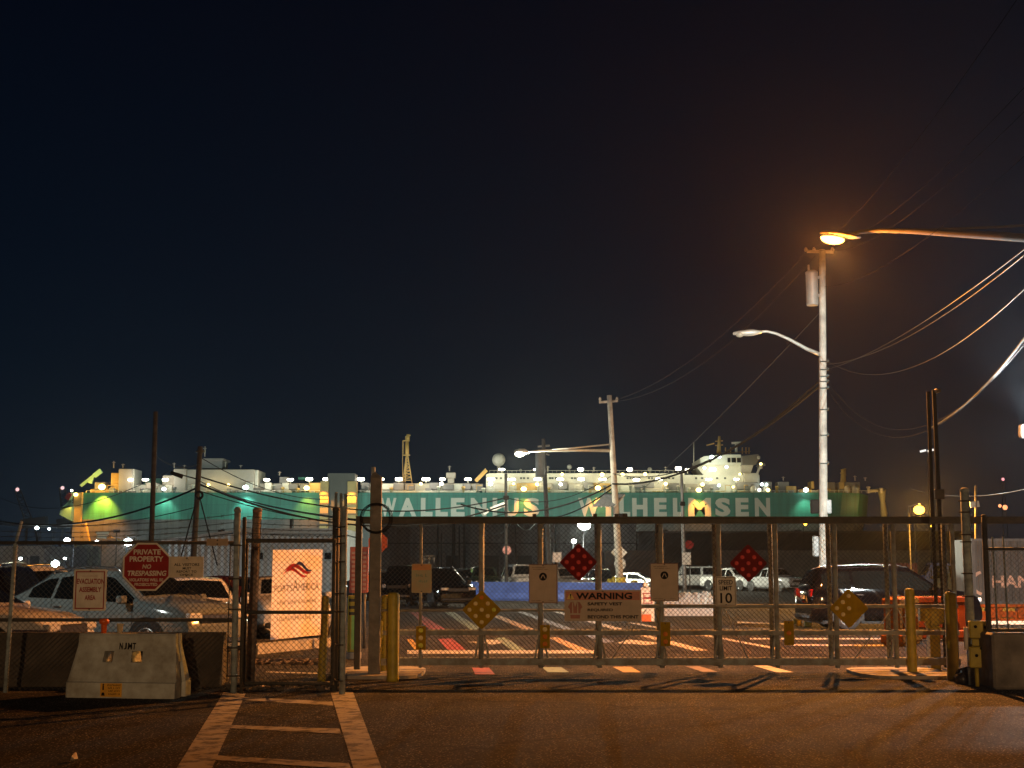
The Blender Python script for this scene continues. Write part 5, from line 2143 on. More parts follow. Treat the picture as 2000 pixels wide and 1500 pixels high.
slab(M_BEIGE, 'wing_support', [(1459, 906), (1482, 906), (1476, 922), (1459, 922)], 405, 410)
b = MB()
b.tube([P(1404, 886, 412), P(1405, 852, 412)], [.7, .35], 8)
for v in (870, 862):
    b.bar(P(1397, v, 412), P(1412, v - 1, 412), .3, .3)
b.bar(P(1380, 870, 412), P(1395, 866, 412), .35, .35)
for u in (1417, 1427, 1450, 1457, 1463):
    b.tube([P(u, 886, 411), P(u, 874, 411)], .18, 5)
b.bar(P(1400, 885, 411), P(1466, 882, 411), .18, .18)
b.build('radar_mast', M_MAST, sh_root)
b = MB()
b.bar(P(1429, 865.5, 410), P(1451, 864.5, 410), .5, .6)
b.tube([P(1438, 884, 410), P(1438, 866, 410)], .4, 6)
b.build('radar_scanner', M_CREAM, sh_root)
b = MB()
b.tube([P(1355, 918, 410), P(1355, 864, 410)], .12, 6)
b.build('aerial', M_CREAM, sh_root)
# domes
for u, v, r in ((974, 898, 13), (1112, 912, 4.8), (1269, 917, 4.5), (1017, 919, 3)):
    b = MB()
    q = P(u, v, 412)
    rr = r / F * 412
    b.sphere(q, rr, 18)
    b.tube([q - Vector((0, 0, rr * .9)), Vector((q.x, q.y, zh(923)))], rr * .25, 8)
    b.build('radome', mat('radome_white', (.55, .50, .42), .5, 0, .05, 1), sh_root)
# lattice signal mast
b = MB()
for a, c in (((787, 942), (794, 888)), ((805, 944), (796, 888)), ((791, 942), (794.5, 890))):
    b.bar(P(*a, 410), P(*c, 410), .3, .3)
for k in range(8):
    v = 938 - k * 6.5
    w = 8.5 * (v - 880) / 60
    b.bar(P(794.5 - w, v, 410), P(795.5 + w * 1.1, v, 410), .22, .22)
    b.bar(P(794.5 - w, v, 410), P(795.5 + w * .9, v - 6, 410), .18, .18)
b.tube([P(795, 890, 410), P(795, 862, 410)], [.6, .5], 8)
b.bar(P(788, 889, 410), P(801, 889, 410), 1.2, .3)
b.bar(P(788, 861, 410), P(800, 861, 410), 1.2, .3)
b.tube([P(797, 861, 410), P(797, 848, 410)], .5, 6)
b.tube([P(793, 861, 410), P(793, 853, 410)], .25, 6)
b.bar(P(792, 853, 410), P(802, 850, 410), .3, .3)
for k in range(13):
    b.bar(P(786, 888 - k * 2.2, 409.6), P(789, 888 - k * 2.2, 409.6), .12, .12)
b.bar(P(786.5, 940, 409.6), P(786.5, 860, 409.6), .12, .12)
b.build('signal_mast', M_MAST, sh_root)
# fore deck boxes
for u0, u1, v0, v1, y0, m in ((1498, 1517, 939, 961, 404, M_DGR), (1529, 1551, 939, 961, 404, M_DGR), (1544, 1564, 948, 962, 403, M_MAST), (1568, 1594, 954, 962, 403, M_MAST),
                              (1595, 1601, 938, 953, 404, M_MAST), (1621, 1628, 939, 960, 404, M_MAST), (1629, 1646, 939, 961, 406, M_DGR), (1652, 1696, 939, 961, 406, M_DGR),
                              (1653, 1663, 939, 953, 405, M_MAST), (1612, 1634, 953, 962, 404, M_MAST)):
    b = MB()
    b.bbox(xh(u0), xh(u1), y0, y0 + 5, zh(v1), zh(v0), .15)
    b.build('deck_house', m, sh_root)
b = MB()
b.tube([P(1647, 961, 408), P(1647, 917, 408)], [1.1, .6], 8)
b.tube([P(1651, 930, 408), P(1651, 915, 408)], .25, 6)
b.bar(P(1641, 924, 408), P(1652, 922, 408), .4, .4)
b.bar(P(1643, 920, 408), P(1649, 919, 408), .8, 1.0)
b.build('foremast', M_MAST, sh_root)
for u in (1478, 1665, 1680, 1505, 1440):
    b = MB()
    b.lathe([(.8, 0), (.9, .8), (.9, 1.6), (.5, 2.1), (1e-4, 2.2)], (xh(u), 403, zh(962)), 10)
    b.build('mushroom_vent', M_BEIGE, sh_root)

# small gear crowding the deck edge and the house tops
random.seed(17)
u = 165
while u < 1715:
    u += random.uniform(14, 34)
    if 622 < u < 700:
        continue
    k = random.random()
    b = MB()
    y = random.uniform(402.2, 403.2)
    if k < .45:
        h_ = random.uniform(.8, 2.0)
        b.lathe([(.35, 0), (.35, h_), (.6, h_ + .05), (.55, h_ + .5), (1e-4, h_ + .6)], (xh(u), y, zh(962)), 8)
        b.build('deck_vent', random.choice((M_CREAM, M_BEIGE, M_MAST, M_DGR)), sh_root)
    elif k < .75:
        w_ = random.uniform(.5, 1.6)
        b.bbox(xh(u) - w_, xh(u) + w_, y, y + .8, zh(962), zh(962) + random.uniform(.6, 1.5), .08)
        b.build('deck_locker', random.choice((M_BEIGE, M_DGR, M_DGR, M_BROWN)), sh_root)
    else:
        z_ = zh(962)
        b.tube([(xh(u) - 2, y, z_ + .5), (xh(u) + 1, y, z_ + .5), (xh(u) + 1, y, z_ + 2.2), (xh(u) + 2.5, y, z_ + 2.2)], .14, 6)
        b.build('deck_pipe', random.choice((M_CREAM, M_MAST)), sh_root)
for u, v, h_ in ((222, 914, 2), (240, 914, 1.2), (340, 914, 1.5), (360, 915, 1), (440, 915, 2.2), (470, 915, 1), (400, 892, 3), (390, 892, 1.6), (546, 929, 1.2), (878, 920, 1.5), (1070, 921, 1.6), (1160, 921, 1.3),
                 (1200, 921, 2.4), (1300, 921, 1.4), (1480, 922, 2), (1530, 939, 1.2), (1670, 939, 1.5), (1690, 939, 1)):
    b = MB()
    b.tube([P(u, v, 408), P(u, v, 408) + Vector((0, 0, h_))], .18, 6)
    b.bar(P(u, v, 408) + Vector((-.5, 0, h_ * .8)), P(u, v, 408) + Vector((.5, 0, h_ * .8)), .12, .12)
    b.build('short_aerial', M_BEIGE, sh_root)

# ------------------------------------------------------------------ deck floodlights
GW = glow('floodlight_white', (1.0, .95, .74), 12)
GC = glow('floodlight_cool', (.75, 1.0, .97), 14)
GY = glow('floodlight_yellow', (1.0, .76, .22), 9)
lamps_w = [(255, 937), (284, 937), (323, 937), (521, 937), (567, 937), (604, 936), (636, 936), (705, 936), (743, 936), (779, 936), (832, 936), (864, 936), (914, 936),
           (959, 936), (999, 936), (1050, 936), (1094, 936), (1135, 936), (1177, 936), (980, 917), (1049, 917), (1134, 917), (1230, 917), (1325, 915), (1343, 917),
           (1243, 937), (1287, 936), (1384, 936), (1438, 936), (1392, 917)]
for i, (u, v) in enumerate(lamps_w):
    y = 402.6 if v > 930 else 405
    b = MB()
    q = P(u, v, y)
    kx, kz = random.uniform(.75, 1.15), random.uniform(.28, .46)
    b.bbox(q.x - kx, q.x + kx, q.y - .3, q.y + .3, q.z - kz, q.z + kz, .2)
    o = b.build('floodlight', GW, sh_root)
    b = MB()
    b.tube([q + Vector((0, .35, .1)), Vector((q.x, q.y + .35, zh(943) if v > 930 else zh(922)))], .12, 6)
    b.build('lamp_bracket', M_CREAM, o)
small = [(407, 947, GY), (446, 947, GY), (822, 945, GY), (862, 945, GW), (958, 945, GC), (1003, 945, GY), (1049, 946, GY), (1098, 926, GY), (1176, 927, GY), (1216, 927, GY), (1260, 926, GY),
         (1300, 945, GY), (1372, 946, GY), (1445, 926, GY), (1404, 948, GC), (1432, 951, GY), (1486, 906, GY), (1390, 893, GC), (1405, 892, GC), (1376, 914, GC), (1419, 912, GC),
         (1488, 946, GC), (1497, 946, GC), (1500, 957, GY), (1483, 957, GW), (140, 958, GW), (183, 1046, GW), (1095, 946, GW)]
for u, v, m in small:
    b = MB()
    q = P(u, v, 402.2)
    b.sphere(q, random.uniform(.34, .62), 10, .9)
    b.build('deck_lamp', m, sh_root)
hang = [(199, 951, GY, (1, .42, .03), 1.0, 100000), (480, 952, GC, (.7, 1, 1), .8, 12000), (599, 953, GY, (1, .42, .04), .8, 20000), (1023, 955, GY, (1, .42, .04), .8, 15000), (1168, 953, GY, (1, .42, .04), .8, 15000),
        (1365, 957, GY, (1, .42, .04), .8, 17000), (1574, 957, GC, (.6, 1, .75), .7, 7000), (320, 955, GC, (.8, 1, .85), .6, 9000), (634, 949, GY, (1, .42, .04), .8, 20000), (689, 950, GY, (1, .5, .06), .7, 17000),
        (148, 966, GY, (1, .5, .06), .6, 9000)]
for u, v, m, c, r, pw in hang:
    b = MB()
    q = P(u, v, 398.0)
    b.sphere(q, r, 10, .8)
    o = b.build('hull_lamp', m, sh_root)
    b = MB()
    b.tube([q + Vector((0, .5, .3)), Vector((q.x, 402.5, q.z + .6))], .12, 6)
    b.build('lamp_bracket', M_CREAM, o)
    yy = 395.2 if u in (634, 689, 148) else 397.0
    lamp_light('SPOT', (q.x, yy - (2.2 if yy < 396 else 0), q.z - .9), pw * .42, c, .3, (q.x, 400.5 if yy > 396 else 397.5, q.z - 9), 84, .8, sh_root)
for u, v, c, pw in ((270, 935, (1, .97, .84), 9000), (323, 935, (1, .97, .84), 6000), (520, 935, (1, .97, .84), 9000), (600, 934, (1, .9, .5), 9000), (740, 934, (1, .97, .84), 9000),
                    (835, 934, (1, .97, .84), 9000), (914, 934, (1, .97, .84), 8000), (980, 934, (1, .97, .7), 9000), (1050, 934, (1, .95, .6), 10000), (1135, 934, (1, .95, .6), 10000),
                    (1215, 930, (1, .95, .6), 9000), (1287, 934, (1, .95, .6), 10000), (1340, 912, (1, .95, .6), 5000), (1400, 930, (1, .95, .6), 10000), (1440, 932, (1, .95, .55), 8000), (1390, 900, (.8, 1, 1), 5000),
                    (425, 944, (1, .8, .4), 4500), (1585, 950, (1, .7, .25), 3000), (1640, 948, (1, .6, .15), 2500), (200, 938, (1, .6, .1), 16000), (170, 945, (1, .55, .08), 16000), (612, 945, (1, .62, .1), 9000), (795, 938, (1, .5, .08), 9000), (935, 925, (1, .75, .3), 4000), (1729, 985, (1, .6, .15), 12000)):
    lamp_light('POINT', P(u, v, 399.5), pw * .10, c, .5, parent=sh_root)

# quay floodlights that light the ship's side (seen from behind, standing low behind the warehouses)
for u, pw, c, lab in ((225, 30000, (1, .85, .6), 'quay floodlight mast near the ship stern'), (430, 90000, (.70, 1, .95), 'quay floodlight mast left of the ship side ramp'),
                      (600, 90000, (.70, 1, .95), 'quay floodlight mast at the ship side ramp'), (830, 90000, (.72, 1, .93), 'quay floodlight mast in front of the first ship name'),
                      (1060, 48000, (.85, 1, .85), 'quay floodlight mast between the two ship names'), (1300, 42000, (.9, 1, .8), 'quay floodlight mast in front of the second ship name'),
                      (1560, 38000, (.95, 1, .85), 'quay floodlight mast near the ship bow')):
    Y = 318
    z = 10.2
    t = thing('quay_floodlight', lab, 'floodlight', (X(u, Y), Y, 0), 'quay floodlight masts')
    b = MB()
    b.tube([(X(u, Y), Y, 0), (X(u, Y), Y, z)], .12, 6)
    b.build('mast', M_DSTEEL, t)
    b = MB()
    b.bbox(X(u, Y) - .7, X(u, Y) + .7, Y - .3, Y + .3, z - .2, z + .5, .05)
    b.build('lamp_head', M_DSTEEL, t)
    lamp_light('SPOT', (X(u, Y), Y + .5, z + .2), pw * .60, c, .4, (X(u, Y), 400, 22), 120, .9, t)
# ================================================================== POLES
def pole(name, label, u_b, u_t, v_t, Y, r0, r1, m, v_b=None, cat='pole'):
    zt = Z(v_t, Y)
    b = MB()
    vb = 1115 + 1.6 * F / Y
    k = 7
    pts, rr = [], []
    for i in range(k + 1):
        t = i / k
        v = vb + (v_t - vb) * t
        u = u_b + (u_t - u_b) * t
        q = P(u, v, Y)
        pts.append(q)
        rr.append(r0 + (r1 - r0) * t)
    pts[0].z = 0
    b.tube(pts, rr, 14)
    o = b.build(name, m, origin=(pts[0].x, Y, 0))
    return tag(o, label, cat), pts


M_ARM = mat('dull_arm', (.05, .048, .042), .7, 0, .2, 4)
M_ALU = mat('aluminium_arm', (.52, .54, .50), .4, .3, .15, 4)
M_POLEW = mat('pole_wood_pale', (.42, .41, .37), .85, 0, .45, 2.2, .5, 14)
# --- the big pole right of centre
big, bp_ = pole('utility_pole', 'tall pale utility pole carrying a transformer and an unlit lamp arm, right of centre', 1609, 1606, 488, 50, .165, .115, M_POLEW)
Y = 50
b = MB()
q = P(1586, 563, Y - .15)
r = 12 / F * Y
b.lathe([(r * .96, -.62), (r, -.55), (r, .5), (r * 1.04, .52), (r * 1.04, .58), (r * .7, .64), (1e-4, .66)], q, 16)
b.tube([q + Vector((-.1, 0, .6)), q + Vector((-.1, 0, .85))], .04, 6)
b.bar(q + Vector((.1, .05, .35)), P(1604, 540, Y), .08, .1)
b.bar(q + Vector((.1, .05, -.3)), P(1604, 575, Y), .08, .1)
b.build('transformer', mat('transformer_grey', (.30, .29, .27), .5, .1, .2, 3), big)
b = MB()
b.bar(P(1576, 491, Y), P(1628, 492, Y), .07, .1)
for u in (1574, 1590, 1626):
    b.lathe([(.05, 0), (.07, .06), (.04, .14), (1e-4, .16)], P(u, 491, Y), 8)
b.build('crossarm', M_WOODP, big)
b = MB()
arm = [P(1601, 692, Y), P(1575, 681, Y - .2), P(1540, 662, Y - .4), P(1515, 651, Y - .5), P(1497, 647, Y - .6), P(1484, 648, Y - .65)]
b.tube(arm, [.07, .065, .055, .05, .045, .045], 10)
b.build('lamp_arm', M_ALU, big)
h = P(1460, 650, Y - .7)
b = MB()
b.lathe([(1e-4, -.52), (.08, -.5), (.14, -.3), (.19, 0), (.19, .18), (.12, .36), (.06, .5), (1e-4, .52)], h, 14, 'X')
b.xf(Matrix.Translation(h) @ Matrix.Rotation(R(-3), 4, 'Y') @ Matrix.Diagonal((1, 1, .62, 1)) @ Matrix.Translation(-h))
hd = b.build('lamp_head', M_ALU, big)
b = MB()
b.sphere(h + Vector((-.28, -.02, -.06)), .15, 14, .72)
b.build('lamp_glass', mat('lamp_glass', (.5, .5, .42), .1, 0, .1, 5, trans=.3), hd)
b = MB()
for k, v in enumerate((706, 722, 735, 745, 758, 800, 850, 905)):
    b.tube([P(1602, v, Y - .12), P(1614, v, Y - .16), P(1618, v + 1, Y)], .025, 6)
    b.lathe([(.035, 0), (.05, .03), (.035, .07), (1e-4, .08)], P(1617, v, Y), 8)
b.build('insulator', M_CABLEG, big)
b = MB()
b.bbox(X(1586, Y), X(1602, Y), Y - .15, Y + .05, Z(1003, Y), Z(976, Y), .03)
b.build('meter_box', M_BLACK, big)
b = MB()
b.bbox(X(1616, Y), X(1627, Y), Y - .1, Y + .1, Z(1003, Y), Z(976, Y), .03)
b.bbox(X(1589, Y), X(1600, Y), Y - .1, Y + .1, Z(1087, Y), Z(1047, Y), .03)
b.bbox(X(1613, Y), X(1621, Y), Y - .1, Y + .1, Z(1087, Y), Z(1048, Y), .03)
b.build('junction_box', mat('box_grey', (.30, .32, .33), .5), big)
b = MB()
b.tube([P(1601, 700, Y + .05), P(1602, 1000, Y + .05), P(1603, 1130, Y + .05)], .045, 8)
b.build('conduit', M_DWOOD, big)

# --- leaning pole with lit street lamp arm
Y = 75
lp, _ = pole('utility_pole', 'leaning grey utility pole with a long lit street lamp arm, near the centre', 1213, 1190, 772, Y, .20, .13, M_POLEW)
b = MB()
b.bar(P(1170, 786, Y), P(1207, 783, Y), .09, .12)
for u in (1172, 1190, 1205):
    b.lathe([(.05, 0), (.08, .08), (.05, .2), (1e-4, .22)], P(u, 783, Y), 8)
b.build('crossarm', M_WOODP, lp)
b = MB()
b.tube([P(1192, 880, Y), P(1120, 879.5, Y - .6), P(1060, 880, Y - 1.1), P(1038, 882, Y - 1.3), P(1026, 885, Y - 1.4)], [.09, .08, .07, .05, .05], 8)
b.tube([P(1190, 868, Y), P(1120, 875, Y - .6), P(1075, 879, Y - 1)], .045, 8)
b.build('lamp_arm', M_ALU, lp)
q = P(1017, 886, Y - 1.45)
b = MB()
b.lathe([(1e-4, -.36), (.1, -.3), (.17, -.05), (.16, .2), (.07, .36), (1e-4, .38)], q + Vector((0, 0, .10)), 12, 'X')
hd = b.build('lamp_head', M_ALU, lp)
b = MB()
b.sphere(q + Vector((-.06, 0, -.02)), .24, 14, .62)
b.build('lamp_glass', glow('street_lamp_glow', (1, .92, .66), 18), hd)
lamp_light('POINT', q + Vector((0, 0, -.32)), 2600, WARMW, .12, parent=lp)
b = MB()
b.box(X(1157, Y), X(1158, Y), Y, Y + .1, Z(990, Y), Z(988, Y))
pan = [P(1157, 990, Y - .3), P(1199, 990, Y - .3), P(1220, 966, Y + .5), P(1182, 966, Y + .5)]
vs = pan + [p + Vector((0, .02, .06)) for p in pan]
b = MB()
b.add(vs, [(0, 1, 2, 3), (7, 6, 5, 4), (0, 4, 5, 1), (1, 5, 6, 2), (2, 6, 7, 3), (3, 7, 4, 0)])
sp_ = b.build('solar_panel', mat('panel_face', (.16, .18, .20), .25, .2, .3, 8), lp)
b = MB()
for k in range(6):
    t = k / 5
    b.bar(pan[0].lerp(pan[1], t) + Vector((0, -.02, -.02)), pan[3].lerp(pan[2], t) + Vector((0, -.02, -.02)), .05, .05)
b.build('panel_rib', M_ALU, sp_)
b = MB()
b.tube([P(1212.5, 1128, Y), P(1213.5, 1148, Y)], .26, 14)
b.build('yellow_base', M_YEL, lp)
b = MB()
b.bbox(X(1209, Y), X(1226, Y), Y - .3, Y - .2, Z(1012, Y), Z(1003, Y), .03)
b.build('junction_box', M_BLACK, lp)

# --- others
o, _ = pole('utility_pole', 'dark utility pole with a small transformer left of the lit lamp arm', 1075, 1061, 857, 98, .18, .13, mat('pole_dark', (.13, .12, .11), .85, 0, .4, 3))
Y = 98
b = MB()
b.lathe([(.33, -.9), (.34, .8), (.2, .95), (1e-4, 1.0)], P(1055, 906, Y - .2), 14)
b.tube([P(1053, 885, Y - .2), P(1052, 878, Y - .2)], .08, 6)
b.build('transformer', mat('transformer_pale', (.42, .46, .46), .5, .1, .2, 3), o)
b = MB()
b.bar(P(1050, 872, Y), P(1074, 870, Y), .1, .12)
b.bar(P(1062, 885, Y), P(1073, 889, Y), .08, .1)
b.build('crossarm', M_WOODP, o)
o, _ = pole('utility_pole', 'thin black pole crossing the ship name near its middle', 989, 988, 925, 79, .10, .08, mat('pole_black', (.03, .03, .03), .8))
b = MB()
b.bbox(X(983, 79), X(994, 79), 78.85, 79.1, Z(976, 79), Z(968, 79), .03)
b.build('splice_box', M_BLACK, o)
o, _ = pole('utility_pole', 'plain tall thin pole standing at the left in front of the ship', 291, 304, 804, 56, .11, .09, mat('pole_dim', (.05, .055, .055), .9, 0, .4, 5, spec=.1))
o, _ = pole('utility_pole', 'dark utility pole with stay wires and a cable drum at the left', 372, 391, 872, 62, .15, .11, mat('pole_brown', (.05, .055, .055), .85, 0, .4, 3))
Y = 62
b = MB()
pts = [P(389, 967, Y - .25) + Vector((.15 * math.cos(t), 0, .15 * math.sin(t))) for t in [2 * math.pi * k / 20 for k in range(21)]]
b.tube(pts, .05, 6, False)
b.build('cable_drum', M_BLACK, o)
b = MB()
b.tube([P(386, 936, Y), P(360, 929, Y - .4), P(354, 927, Y - .5)], .03, 6)
b.tube([P(357, 931, Y - .5), P(333, 923, Y - .6)], [.10, .08], 8)
b.build('unlit_lamp', M_BLACK, o)
b = MB()
b.tube([P(391, 884, Y), P(391, 880, Y)], .2, 8)
b.build('pole_cap', M_CABLEG, o)
o, _ = pole('utility_pole', 'thin grey metal pole with a small floodlight between the notices', 1338, 1331, 922, 85, .13, .08, mat('pole_metal', (.26, .27, .27), .5, .3, .2, 3))
b = MB()
b.bbox(X(1330, 85), X(1340, 85), 84.8, 85.1, Z(988, 85), Z(980, 85), .03)
b.build('box', M_BLACK, o)
for i, (u, vt, Y, r) in enumerate(((855, 1022, 150, .12), (884, 1018, 160, .22), (897, 1028, 160, .1), (907, 1020, 150, .13), (862, 1040, 140, .08), (1085, 1024, 150, .12), (1007, 1028, 150, .1))):
    pole('distant_post', ['thin black post against the dark warehouse, leftmost of its cluster', 'thickest leaning black post against the dark warehouse', 'short thin black post right beside the thickest warehouse post',
                          'black post at the right of the cluster against the dark warehouse', 'very thin pale post with a small lamp against the dark warehouse', 'dark post against the warehouse behind the left red diamond',
                          'faint thin post against the warehouse just right of the round red sign'][i], u, u + (3 if i == 1 else 0), vt, Y, r, r * .8, mat('post_black', (.025, .025, .025), .8))
o, _ = pole('distant_post', 'slim far post behind the two right hand fence posts', 1907, 1906, 948, 60, .06, .05, M_DSTEEL)
b = MB()
b.bar(P(1895, 986, 60), P(1912, 984, 60), .08, .25)
b.build('floodlight', M_GALV, o)

# ------------------------------------------------------------------ the sodium street lamp over the entrance
YL = 31.0
lx = P(1640, 460, YL)
px = X(2075, YL)
sl = thing('street_lamp', 'glowing orange sodium street lamp hung on a long arm reaching in from the right', 'street lamp', (px, YL, 0))
b = MB()
b.tube([(px, YL, 0), (px, YL, Z(395, YL))], [.15, .11], 12)
b.build('pole', M_POLEW, sl)
b = MB()
b.tube([P(2075, 470, YL), P(1950, 461, YL), P(1850, 455, YL), P(1780, 451, YL), P(1720, 450, YL), P(1680, 453, YL), P(1658, 458, YL)], [.10, .095, .08, .065, .05, .045, .04], 10)
b.tube([P(2075, 436, YL), P(1950, 443, YL), P(1830, 448, YL), P(1790, 450, YL)], .028, 8)
b.build('lamp_arm', M_ARM, sl)
b = MB()
c = P(1640, 459, YL)
b.lathe([(1e-4, -.46), (.09, -.42), (.15, -.2), (.16, .05), (.11, .3), (.06, .46), (1e-4, .48)], c, 14, 'X')
b.xf(Matrix.Translation(c) @ Matrix.Rotation(R(6), 4, 'Y') @ Matrix.Diagonal((1, 1, .5, 1)) @ Matrix.Translation(-c))
hd = b.build('lamp_head', mat('lamp_casting', (.05, .047, .043), .5, .3, .2, 5), sl)
b = MB()
c2 = P(1626, 466, YL)
b.sphere(Vector((0, 0, 0)), 1.0, 18)
for i, p in enumerate(b.v):
    b.v[i] = Vector((p.x * .27, p.y * .15, p.z * (.13 if p.z < 0 else .05)))
b.xf(Matrix.Translation(c2) @ Matrix.Rotation(R(7), 4, 'Y'))
b.build('lamp_glass', glow('sodium_glow', (1.0, .45, .09), 11), hd)


def shaped(o, stops):
    """street lamp light distribution by angle from straight down"""
    d = o.data
    d.use_nodes = True
    n, l = d.node_tree.nodes, d.node_tree.links
    em = n['Emission']
    t = n.new('ShaderNodeTexCoord')
    s = n.new('ShaderNodeSeparateXYZ')
    l.new(t.outputs['Normal'], s.inputs[0])
    m = n.new('ShaderNodeMath')
    m.operation = 'MULTIPLY_ADD'
    m.inputs[1].default_value = -.5
    m.inputs[2].default_value = .5
    l.new(s.outputs['Z'], m.inputs[0])
    r = n.new('ShaderNodeValToRGB')
    r.color_ramp.interpolation = 'LINEAR'
    e = r.color_ramp.elements
    pts = sorted(((.5 + .5 * c), k) for c, k in stops)
    e[0].position, e[1].position = pts[0][0], pts[-1][0]
    e[0].color, e[1].color = (pts[0][1],) * 3 + (1,), (pts[-1][1],) * 3 + (1,)
    for p, k in pts[1:-1]:
        q = e.new(p)
        q.color = (k, k, k, 1)
    l.new(m.outputs[0], r.inputs[0])
    l.new(r.outputs[0], em.inputs['Strength'])


sod = lamp_light('POINT', c2 + Vector((0, 0, -.2)), 16000, SODIUM, .07, parent=sl)
lamp_light('POINT', c2 + Vector((-.05, -.1, -.17)), 9500, (1.0, .25, .02), .1, parent=sl)
shaped(sod, [(1, .22), (.766, .55), (.56, 1.0), (.46, .72), (.38, .26), (.26, .12), (0, .12), (-1, .12)])

# added fill light, unseen behind the viewpoint, built as a sodium street lamp
bl_ = thing('street_lamp', 'added orange fill lamp shaped as a street lamp, unseen behind the viewpoint', 'street lamp', (9, -60, 0))
b = MB()
b.tube([(9, -60, 0), (9, -60, 7.4)], [.15, .1], 12)
b.tube([(9, -60, 7.2), (7.5, -59.8, 7.5), (6.2, -59.6, 7.5)], .05, 8)
b.build('pole', M_POLEW, bl_)
b = MB()
b.sphere((6, -59.6, 7.45), .22, 12, .5)
b.build('lamp_glass', glow('sodium_glow_small', (1.0, .62, .22), 20), bl_)
lamp_light('POINT', (6, -59.4, 7.15), 46000, (1.0, .57, .26), .12, parent=bl_)

# white yard floodlight just beyond the right edge
YW2 = 33.0
q = P(2016, 842, YW2)
wf = thing('yard_floodlight', 'bright white yard floodlight on a mast just past the right edge', 'floodlight', (q.x + .3, YW2, 0))
b = MB()
b.tube([(q.x + .3, YW2 + .2, 0), (q.x + .3, YW2 + .2, q.z + .3)], .08, 10)
b.build('mast', M_GALV, wf)
b = MB()
b.bbox(q.x - .28, q.x + .28, YW2 - .05, YW2 + .15, q.z - .16, q.z + .16, .03)
hd = b.build('lamp_head', M_DSTEEL, wf)
b = MB()
b.box(q.x - .24, q.x + .24, YW2 - .065, YW2 - .055, q.z - .13, q.z + .13)
b.build('lamp_glass', glow('flood_face', (.92, 1, 1), 40), hd)
lamp_light('SPOT', q + Vector((0, -.25, 0)), 7000, (.92, 1, .98), .12, (9.9, 14.2, 0), 33, .4, wf)
lamp_light('SPOT', q + Vector((-.2, .3, .1)), 15000, (.80, 1, .95), .12, (10.7, 50, 6.0), 44, .5, wf)
lamp_light('SPOT', q + Vector((-.25, .25, 0)), 6500, (.90, 1, .96), .12, (10.0, 50, 0), 84, .7, wf)
lamp_light('POINT', q + Vector((0, -.3, -.05)), 1500, (.85, .97, 1), .12, parent=wf)
lamp_light('SPOT', q + Vector((0, -.25, .05)), 20000, (.88, .98, 1), .12, (5.0, 0, 18), 56, .9, wf)

# cool floodlight added unseen past the left edge to light the parked cars
fl = thing('yard_floodlight', 'cool white floodlight added unseen past the left edge to light the parked cars', 'floodlight', (-13.2, 21.6, 0))
b = MB()
b.tube([(-13.2, 21.6, 0), (-13.2, 21.6, 6.2)], .07, 10)
b.build('mast', M_GALV, fl)
b = MB()
b.bbox(-13.4, -13.0, 21.7, 21.85, 5.9, 6.15, .02)
b.build('lamp_head', M_DSTEEL, fl)
lamp_light('SPOT', (-13.1, 21.95, 5.95), 1500, (.9, 1, .94), .15, (-5.3, 29.5, .8), 46, .6, fl)

# small lamps in the distance


def far_lamp(name, label, u, v, Y, r, m, pw, col, glassz=.8, off=(0, -.5, -.2), pole_r=.025, group=None, down=False):
    q = P(u, v, Y)
    t = thing(name, label, 'lamp', (q.x, Y, 0), group)
    b = MB()
    b.tube([(q.x, Y + 1.6, 0), (q.x, Y + 1.6, q.z + r)], pole_r, 8)
    b.bar((q.x, Y + 1.6, q.z + r), (q.x, Y - .1, q.z + r * 1.05), .05, .05)
    b.build('mast', mat('mast_navy', (.02, .022, .028), .8), t)
    b = MB()
    b.sphere(q, r, 12, glassz)
    b.build('lamp_glass', m, t)
    if pw:
        lamp_light('POINT', q + Vector(off) * (r * 2.2), pw, col, .12, parent=t)
    return t


GS = glow('amber_glow', (1.0, .48, .05), 8)
GWW = glow('white_glow', (1.0, .98, .88), 30)
GCC = glow('cool_glow', (.85, 1.0, .98), 24)
far_lamp('yard_lamp', 'small amber yard lamp glowing just above the beam at the right', 1795, 996, 62, .24, GS, 15000, SODIUM2)
far_lamp('yard_lamp', 'bright white yard lamp under the beam left of the leaning pole', 1141, 1025, 112, .5, GWW, 15000, (1, 1, .78))
far_lamp('yard_lamp', 'smaller white yard lamp below the bright one left of the leaning pole', 1121, 1057, 112, .20, GWW, 500, (1, 1, .85))
far_lamp('yard_lamp', 'bright white yard lamp above the red octagon', 250, 1059, 92, .30, GCC, 6000, (.88, 1, .97))
far_lamp('yard_lamp', 'white yard lamp left of the ship stern post', 131, 1055, 105, .22, GCC, 1200, (.9, 1, 1))
far_lamp('yard_lamp', 'bright white yard lamp low beyond the pale grey van', 108, 1101, 70, .20, GCC, 1500, (.85, 1, 1))
for u, v, Y, r, lab in ((186, 1077, 140, .24, 'upper of two white lamps beside the graffiti cabin'), (187, 1097, 140, .22, 'lower of two white lamps beside the graffiti cabin'), (189, 1058, 140, .18, 'small white lamp just above the fence rail right of the stern post'),
                        (72, 1031, 200, .28, 'small greenish white lamp high at the far left'), (127, 1091, 110, .13, 'small green tinted lamp right of the low bright lamp'),
                        (96, 1033, 210, .18, 'faint white lamp right of the greenish one at the far left'), (40, 1091, 110, .12, 'small warm lamp on the site office wall'),
                        (1797, 1019, 120, .14, 'tiny amber lamp under the amber yard lamp'), (1573, 1024, 236, .3, 'tiny amber lamp on the far dark shed'), (1820, 1027, 236, .25, 'tiny pale lamp on the dark shed near the amber yard lamp')):
    far_lamp('distant_lamp', lab, u, v, Y, r, GCC if u < 1000 else GS, 0, None, pole_r=.05)
